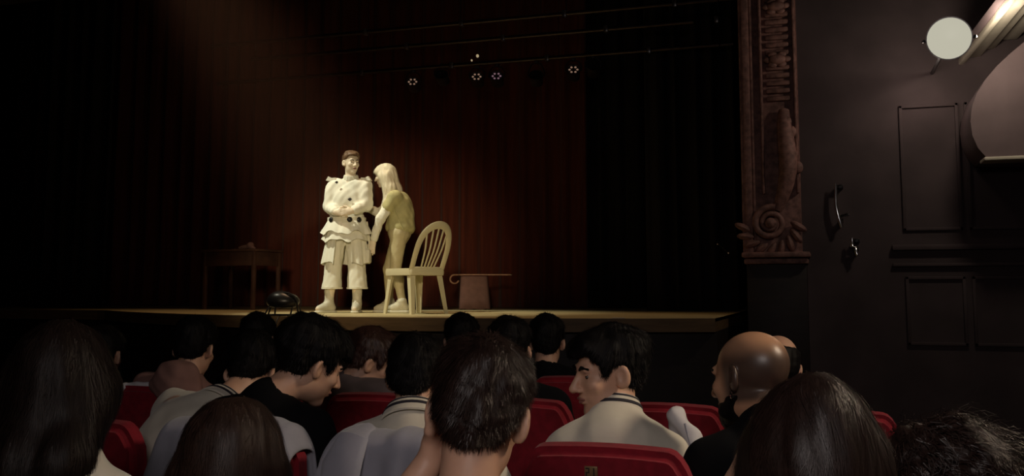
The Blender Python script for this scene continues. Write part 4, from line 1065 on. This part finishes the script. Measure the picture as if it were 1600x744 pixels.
# ---- woman leaning towards him
wo = PG(618, 488, 10.4, STZ); rz = TH+PI/2
t = thing('person', 'person with long blond hair and olive-shaded cream jacket leaning toward the white costume', 'person', wo, rz)
J = dict(hip=V3((0, -.035, .87)), chest=V3((0, .0, 1.13)), neck=V3((0, .05, 1.31)), hc=V3((0, .135, 1.475)), hR=rot(-6, -10, 0), hs=.97,
         sh=[V3((.14, .02, 1.245)), V3((-.155, .0, 1.235))], el=[V3((.12, .20, 1.08)), V3((-.16, .155, 1.0))], wr=[V3((.09, .36, 1.15)), V3((-.12, .235, .755))],
         kn=[V3((.075, .09, .47)), V3((-.065, .0, .46))], an=[V3((.07, .075, .10)), V3((-.06, -.075, .10))], toe=[V3((.05, 1, 0)), V3((-.15, .98, 0))], fw=V3((0, 1, 0)), fwd_leg=V3((0, 1, 0)),
         hd=[(V3((0, 1, .1)), V3((0, .1, -1)), V3((-1, 0, 0)), 18), (V3((.05, .12, -1)), V3((1, 0, 0)), V3((0, 1, 0)), 14)])
f = Field(); body(f, J, .92)
V, Q = f.mesh('body', .006, .012, [bx(J['hc'], .13), bx(J['wr'][0]+V3((0, .08, 0)), .13), bx(J['wr'][1]-V3((0, 0, .08)), .13)]); link('body', arr_mesh('body', V, Q), 'skin_pale', t)
face_parts(t, J['hc'], J['hR'], V3((0, 0, 0)), .97, brow='hair_brown', skin='skin_pale')
hc = J['hc']
V, Q, m_ = long_hair(hc, J['hR'], V3((0, 0, 0)), [([hc+V3((x, y, -.01)), hc+V3((x*1.25, y-.05, -.14)), hc+V3((x*1.5, y-.10+q, -.28)), hc+V3((x*1.55, y-.09+q*2, -.40))], .060, .036) for x, y, q in ((-.065, -.03, .02), (.065, -.03, .02), (0, -.08, -.02), (-.065, .0, .05))],
                    s=.97, vol=1.1, bangs=True, n=6000, L=.13, mname='hair_blond', width=.003, noise=.004); link('hair', arr_mesh('hair', V, Q), m_, t)
f = Field(); f.e((0, -.045, .92), (.17, .155, .10), .02); f.e((0, -.045, 1.03), (.165, .14, .15), .04); f.e((0, -.03, 1.16), (.16, .130, .14), .05)
for i in (0, 1):
    f.c(J['chest'].lerp(J['sh'][i], .4)+V3((0, 0, .04)), J['sh'][i], .085, .062, .04); f.c(J['sh'][i], J['sh'][i].lerp(J['el'][i], .42), .062, .064, .03)
f.c((0, .03, 1.25), (0, .05, 1.30), .075, .065, .03); f.c((0, .055, 1.315), (0, .12, 1.46), .058, .07, .01, sub=True)
f.fn(lambda p: .868+.02*np.sin(p[..., 1]*18)-p[..., 2], 'max', .006)
V, Q = f.mesh('jacket', .008, infl=.008, noise=(.006, 28, .6), relax=1); link('jacket', arr_mesh('jacket', V, Q), 'shaded_cream', t)
jk = t.children[-1]
MB().tube([(-.172, .03, 1.20), (-.180, -.0, 1.08), (-.178, -.045, .98), (-.17, -.09, .89)], .006, 6).build('seam', 'shaded_cream', jk)
f = Field()
for i in (0, 1): a = J['sh'][i]; e = J['el'][i]; w2 = J['wr'][i]; f.c(a.lerp(e, .35), e, .055, .052, .02); f.c(e, e.lerp(w2, .86), .050, .040, .02)
V, Q = f.mesh('sleeve', .008, noise=(.004, 44)); link('sleeve', arr_mesh('sleeve', V, Q), 'white_cotton', t)
f = Field(); f.e(J['hip'], (.16, .128, .12), .02)
for i, x in enumerate((1, -1)):
    f.c(J['hip']+V3((x*.08, 0, -.03)), J['kn'][i], .094, .060, .04); f.c(J['kn'][i], J['an'][i]+V3((0, 0, .04)), .058, .040, .02); f.e(J['kn'][i].lerp(J['an'][i], .3)-V3((0, .018, 0)), (.052, .056, .10), .03)
V, Q = f.mesh('leggings', .008, noise=(.0015, 60)); link('leggings', arr_mesh('leggings', V, Q), 'legging', t)
boot(J['an'][0], J['toe'][0], 'shoe', .02, t, name='shoe'); boot(J['an'][1], J['toe'][1], 'shoe', .02, t, name='shoe')

# ---- white plastic chair
co = PG(648, 489, 9.95, STZ)
al = math.radians(50); cf = (-RGT*math.cos(al)+FWD*math.sin(al)); rz = math.atan2(-cf.x, cf.y)
t = thing('plastic_chair', 'white moulded plastic garden chair with slatted back, beside the leaning person', 'chair', co, rz)
sh_ = .445
b = MB()
outl = []
for (cx_, cy_, a0) in ((.185, .19, 0), (-.185, .19, 90), (-.175, -.19, 180), (.175, -.19, 270)):
    for k in range(5): a = math.radians(a0+k*22.5); outl.append((cx_+.04*math.cos(a), cy_+.04*math.sin(a)))
bb = b.b; top = [bb.verts.new((x, y, sh_+.012*(abs(x)/.2)**2)) for x, y in outl]; mid = [bb.verts.new((x*1.02, y*1.02, sh_-.02)) for x, y in outl]; low = [bb.verts.new((x*1.0, y*1.0, sh_-.055)) for x, y in outl]
inn = [bb.verts.new((x*.96, y*.96, sh_-.055)) for x, y in outl]; inn2 = [bb.verts.new((x*.96, y*.96, sh_-.012)) for x, y in outl]; cen = bb.verts.new((0, 0, sh_-.012)); cen2 = bb.verts.new((0, 0, sh_-.024)); n = len(outl)
for k in range(n):
    q = (k+1) % n
    bb.faces.new((top[k], mid[k], mid[q], top[q])); bb.faces.new((mid[k], low[k], low[q], mid[q])); bb.faces.new((low[k], inn[k], inn[q], low[q])); bb.faces.new((inn[k], inn2[k], inn2[q], inn[q]))
    bb.faces.new((top[k], top[q], cen)); bb.faces.new((inn2[q], inn2[k], cen2))
b.build('seat', 'plastic', t)
for sx in (-1, 1):
    for sy in (-1, 1):
        a = V3((sx*.195, sy*.20, sh_-.03)); e = V3((sx*.225, sy*.245-(.03 if sy < 0 else 0), 0)); b = MB(); bb = b.b; rings = []
        for s in np.linspace(0, 1, 6):
            p = a.lerp(e, s); w2 = .062-.022*s; th_ = .012
            L = [(0, 0), (-sx*w2, 0), (-sx*w2, -sy*th_), (-sx*th_, -sy*th_), (-sx*th_, -sy*w2), (0, -sy*w2)]
            rings.append([bb.verts.new((p.x+u, p.y+v, p.z)) for u, v in L])
        for A, B in zip(rings, rings[1:]):
            for k in range(6): bb.faces.new((A[k], A[(k+1) % 6], B[(k+1) % 6], B[k]))
        bb.faces.new(rings[0]); bb.faces.new(rings[-1][::-1]); b.build('leg', 'plastic', t, smooth=False)
def backpt(x, z): return V3((x, -.205-.40*(z-sh_)-.06*math.cos(min(1, abs(x)/.22)*PI/2)*0-.05*(1-(x/.23)**2)*min(1, (z-sh_)/.2), z))
arch = []
for k in range(33):
    s = k/32; a = PI*s; x = .185*math.cos(a)*(1+.20*math.sin(a)); z = sh_-.01+.455*(math.sin(a)**.62); arch.append(backpt(x, z))
b = MB(); b.tube(arch, 1, 12, flat=((0, -.3, 1), 0.05, .02)) if False else None
bb = b.b; rings = []
for i, p in enumerate(arch):
    a = arch[max(0, i-1)]; e = arch[min(32, i+1)]; tt = (e-a).normalized(); nn = V3((0, -1, -.3)).normalized(); u = tt.cross(nn).normalized(); v = u.cross(tt)
    wd = .030+.010*math.sin(PI*i/32)
    rings.append([bb.verts.new(p+u*(math.cos(2*PI*k/12)*wd)+v*(math.sin(2*PI*k/12)*.013)) for k in range(12)])
for A, B in zip(rings, rings[1:]):
    for k in range(12): bb.faces.new((A[k], A[(k+1) % 12], B[(k+1) % 12], B[k]))
bb.faces.new(rings[0]); bb.faces.new(rings[-1][::-1]); b.build('back_frame', 'plastic', t)
for k in range(5):
    x0 = (-2+k)*.036; x1 = (-2+k)*.062; zt = sh_+.455*(max(0, 1-(x1/.215)**2)**.5)**.62-.03
    MB().tube([backpt(x0+(x1-x0)*s, sh_-.01+(zt-sh_+.01)*s) for s in np.linspace(0, 1, 8)], 1, 8, flat=((1, .001, 0), .022, .010)).build('slat', 'plastic', t)
MB().box((0, -.212, sh_+.012), (.36, .03, .035), .01).build('back_rail', 'plastic', t)

# ---- stool under a cloth, with a cane on it
so = PG(741, 483, 12.15, STZ); rz = TH
t = thing('stool', 'small low stool hidden under the mauve cloth right of the chair', 'stool', so, rz)
MB().box((0, 0, .395), (.30, .26, .03), .008).build('seat', 'table_wood', t)
for sx in (-1, 1):
    for sy in (-1, 1): MB().tube([(sx*.12, sy*.1, .385), (sx*.135, sy*.115, 0)], .014, 8).build('leg', 'table_wood', t)
n = 40; V, Q = [], []; per = []
for k in range(n):
    a = 2*PI*k/n; c_, s_ = math.cos(a), math.sin(a); m = max(abs(c_)/.165, abs(s_)/.145); per.append((c_/m, s_/m))
lev = [(0, .413), (.6, .416), (.97, .416), (1.01, .408), (1.03, .30), (1.06, .15), (1.09, .006)]
for j, (s, z) in enumerate(lev):
    for k, (x, y) in enumerate(per):
        dn = max(0, (.41-z)/.41); fo = 1+dn*(.05*math.sin(k*2*PI/n*7)+.035*math.sin(k*2*PI/n*3+1))
        V.append((x*s*fo+.02*dn*(x > 0), y*s*fo, z+(.006*math.sin(k*1.3) if 0 < dn > .9 else 0)))
for j in range(len(lev)-1):
    for k in range(n): Q.append((j*n+k, j*n+(k+1) % n, (j+1)*n+(k+1) % n, (j+1)*n+k))
o = link('draped_cloth', arr_mesh('draped_cloth', V, Q), 'cloth_mauve', loc=so); o.rotation_euler = (0, 0, rz); sm = o.modifiers.new('thick', 'SOLIDIFY'); sm.thickness = .006; sm.offset = 1
tag(o, 'plain mauve cloth draped to the floor over a low stool', 'cloth')
ca = so+Vector((0, 0, .436)); b = MB()
pth = [RGT*(.46-.04*k) for k in range(18)]
for k in range(13):
    a = PI/2+k*math.radians(255)/12; pth.append(RGT*(-.25+.058*math.cos(a))+Vector((0, 0, -.058+.058*math.sin(a)))-FWD*(.30*k/12*.9+.0))
t = thing('walking_cane', 'wooden walking cane with crook handle lying across the mauve cloth', 'cane', ca)
sh2 = MB().tube(pth[:18], [.007]+[.0095]*17, 10).build('shaft', 'cane', t)
hk = [RGT*(-.22)]+[RGT*(-.25+.055*math.cos(PI/2+k*math.radians(250)/12))+Vector((0, 0, -.055+.055*math.sin(PI/2+k*math.radians(250)/12)))-FWD*(.17 if False else 0) for k in range(13)]
MB().tube(hk, .0105, 10).build('crook', 'cane', t)
MB().tube([RGT*.455, RGT*.475], [.0095, .007], 10).build('ferrule', 'silver', t)

# ---- low floor lamp at the stage edge
fo = PG(441, 492.5, 9.05, STZ); t = thing('floor_spotlight', 'low dark floor spotlight on a wire frame at the stage edge', 'floodlight', fo, TH)
f = Field(); f.e((0, .02, .135), (.155, .12, .085), .02); f.e((-.03, .02, .165), (.10, .10, .065), .03); f.fn(lambda p: .075-p[..., 2], 'max', .012)
V, Q = f.mesh('housing', .008); link('housing', arr_mesh('housing', V, Q), 'black_metal', t)
MB().tube([(.02, -.04, .215), (.07, -.05, .21), (.12, -.05, .18), (.145, -.045, .13), (.15, -.04, .08)], .008, 8).build('handle', 'black_metal', t)
for x0, x1 in ((-.12, -.155), (-.06, -.06), (.10, .085), (.14, .16)): MB().tube([(x0, -.02, .09), (x1, -.04, .006)], .008, 8).build('leg', 'black_metal', t)
MB().tube([(-.155, -.04, .008), (.16, -.04, .008)], .008, 8).build('crossbar', 'black_metal', t)
MB().tube([(-.155, .09, .008), (-.12, .07, .09)], .008, 8).tube([(.16, .09, .008), (.14, .07, .09)], .008, 8).tube([(-.155, .09, .008), (.16, .09, .008)], .008, 8).build('rear_frame', 'black_metal', t)
ce = PG(412, 506, 8.75, 0)
yy = apron(ce.x)
pts = [fo+Vector((-.10, .0, .012)), Vector((fo.x-.16, yy+.12, STZ+.008)), Vector((ce.x+.03, yy+.0, STZ+.007)), Vector((ce.x+.01, yy-.016, STZ-.03)), Vector((ce.x-.02, yy-.014, STZ-.16)), Vector((ce.x-.05, yy+.09, STZ-.6)), Vector((ce.x-.05, yy+.09, .01))]
tag(MB().tube([p-pts[0] for p in pts], .007, 8).build('power_cord', 'black_metal', loc=pts[0]), 'dark cord running from the floor spotlight over the stage edge', 'cord')
c2 = PG(487, 489, 9.6, STZ+.009); pts = [c2, c2+Vector((.10, -.15, 0)), c2+Vector((.12, -.45, 0)), c2+Vector((.18, -.75, 0))]
tag(MB().tube([p-pts[0] for p in pts], .008, 8).build('power_cord', 'black_metal', loc=pts[0]), 'short dark cord lying on the lit boards left of the boots', 'cord')
tag(MB().box((0, 0, .003), (.11, .05, .006), .002).build('paper_slip', 'paper', loc=(lambda q: Vector((q.x, apron(q.x)+.07, STZ)))(PG(957, 498, 8, 0))), 'small white paper slip on the stage edge at right', 'paper')

# ---- table in the dark at the left of the stage
to = PG(372, 483, 12.0, STZ); t = thing('table', 'plain dark wooden table in the shadow at stage left', 'table', to, TH+math.radians(-24))
MB().box((-.12, .2, .735), (.86, .56, .03), .008).build('tabletop', 'table_wood', t)
for sx, sy in ((.26, -.04), (-.50, -.04), (.26, .44), (-.50, .44)): MB().box((sx, sy, .36), (.045, .045, .72), .006).build('leg', 'table_wood', t)
MB().box((-.12, -.05, .63), (.74, .02, .17), .004).build('apron', 'table_wood', t); MB().box((.27, .2, .63), (.02, .46, .17), .004).build('apron', 'table_wood', t)
p = to+Vector((.02, .10, .752))
f = Field(); f.c((-.09, 0, .02), (.06, 0, .045), .018, .030, .02); f.e((.07, 0, .05), (.045, .04, .04), .02); f.c((.08, 0, .03), (.14, -.01, .015), .02, .012, .02)
V, Q = f.mesh('cap', .006, noise=(.002, 50)); o = link('cap', arr_mesh('cap', V, Q), 'cloth_mauve', loc=p); tag(o, 'small crumpled cap lying on the dark table', 'cap')

# ---- the haze in the beam of the high follow spot
HZ0 = P(90, -420, 8.8); HZ1 = ACT+Vector((.1, 0, -.3)); ax_ = HZ1-HZ0; Lb = ax_.length
b = MB().lathe([(.05+.26*1.2, 1.2), (.05+.26*Lb*.86, Lb*.86)], n=40)
hz = b.build('stage_haze', None, loc=HZ0); hz.rotation_euler = align(ax_).to_euler()
hm = bpy.data.materials.new('haze'); hm.use_nodes = True; nt = hm.node_tree; nt.nodes.remove(nt.nodes['Principled BSDF'])
vs = nt.nodes.new('ShaderNodeVolumeScatter'); vs.inputs['Color'].default_value = (1, .48, .33, 1); vs.inputs['Anisotropy'].default_value = .2
tc = nt.nodes.new('ShaderNodeTexCoord'); sx_ = nt.nodes.new('ShaderNodeSeparateXYZ'); nt.links.new(tc.outputs['Object'], sx_.inputs[0])
def mth(op, a, b2):
    n = nt.nodes.new('ShaderNodeMath'); n.operation = op
    for k, q in enumerate((a, b2)):
        if isinstance(q, (int, float)): n.inputs[k].default_value = q
        else: nt.links.new(q, n.inputs[k])
    return n.outputs[0]
rr = mth('SQRT', mth('ADD', mth('MULTIPLY', sx_.outputs[0], sx_.outputs[0]), mth('MULTIPLY', sx_.outputs[1], sx_.outputs[1])), 0)
q = mth('DIVIDE', rr, mth('ADD', mth('MULTIPLY', sx_.outputs[2], .26), .05))
mr = nt.nodes.new('ShaderNodeMapRange'); mr.interpolation_type = 'SMOOTHSTEP'; nt.links.new(q, mr.inputs['Value'])
mr.inputs['From Min'].default_value = 1.0; mr.inputs['From Max'].default_value = .15; mr.inputs['To Max'].default_value = .013
nt.links.new(mr.outputs[0], vs.inputs['Density'])
nt.links.new(vs.outputs[0], nt.nodes['Material Output'].inputs['Volume']); hz.data.materials.append(hm)
tag(hz, 'faint warm haze lit in the follow spot beam over the actors', 'haze', kind='stuff')
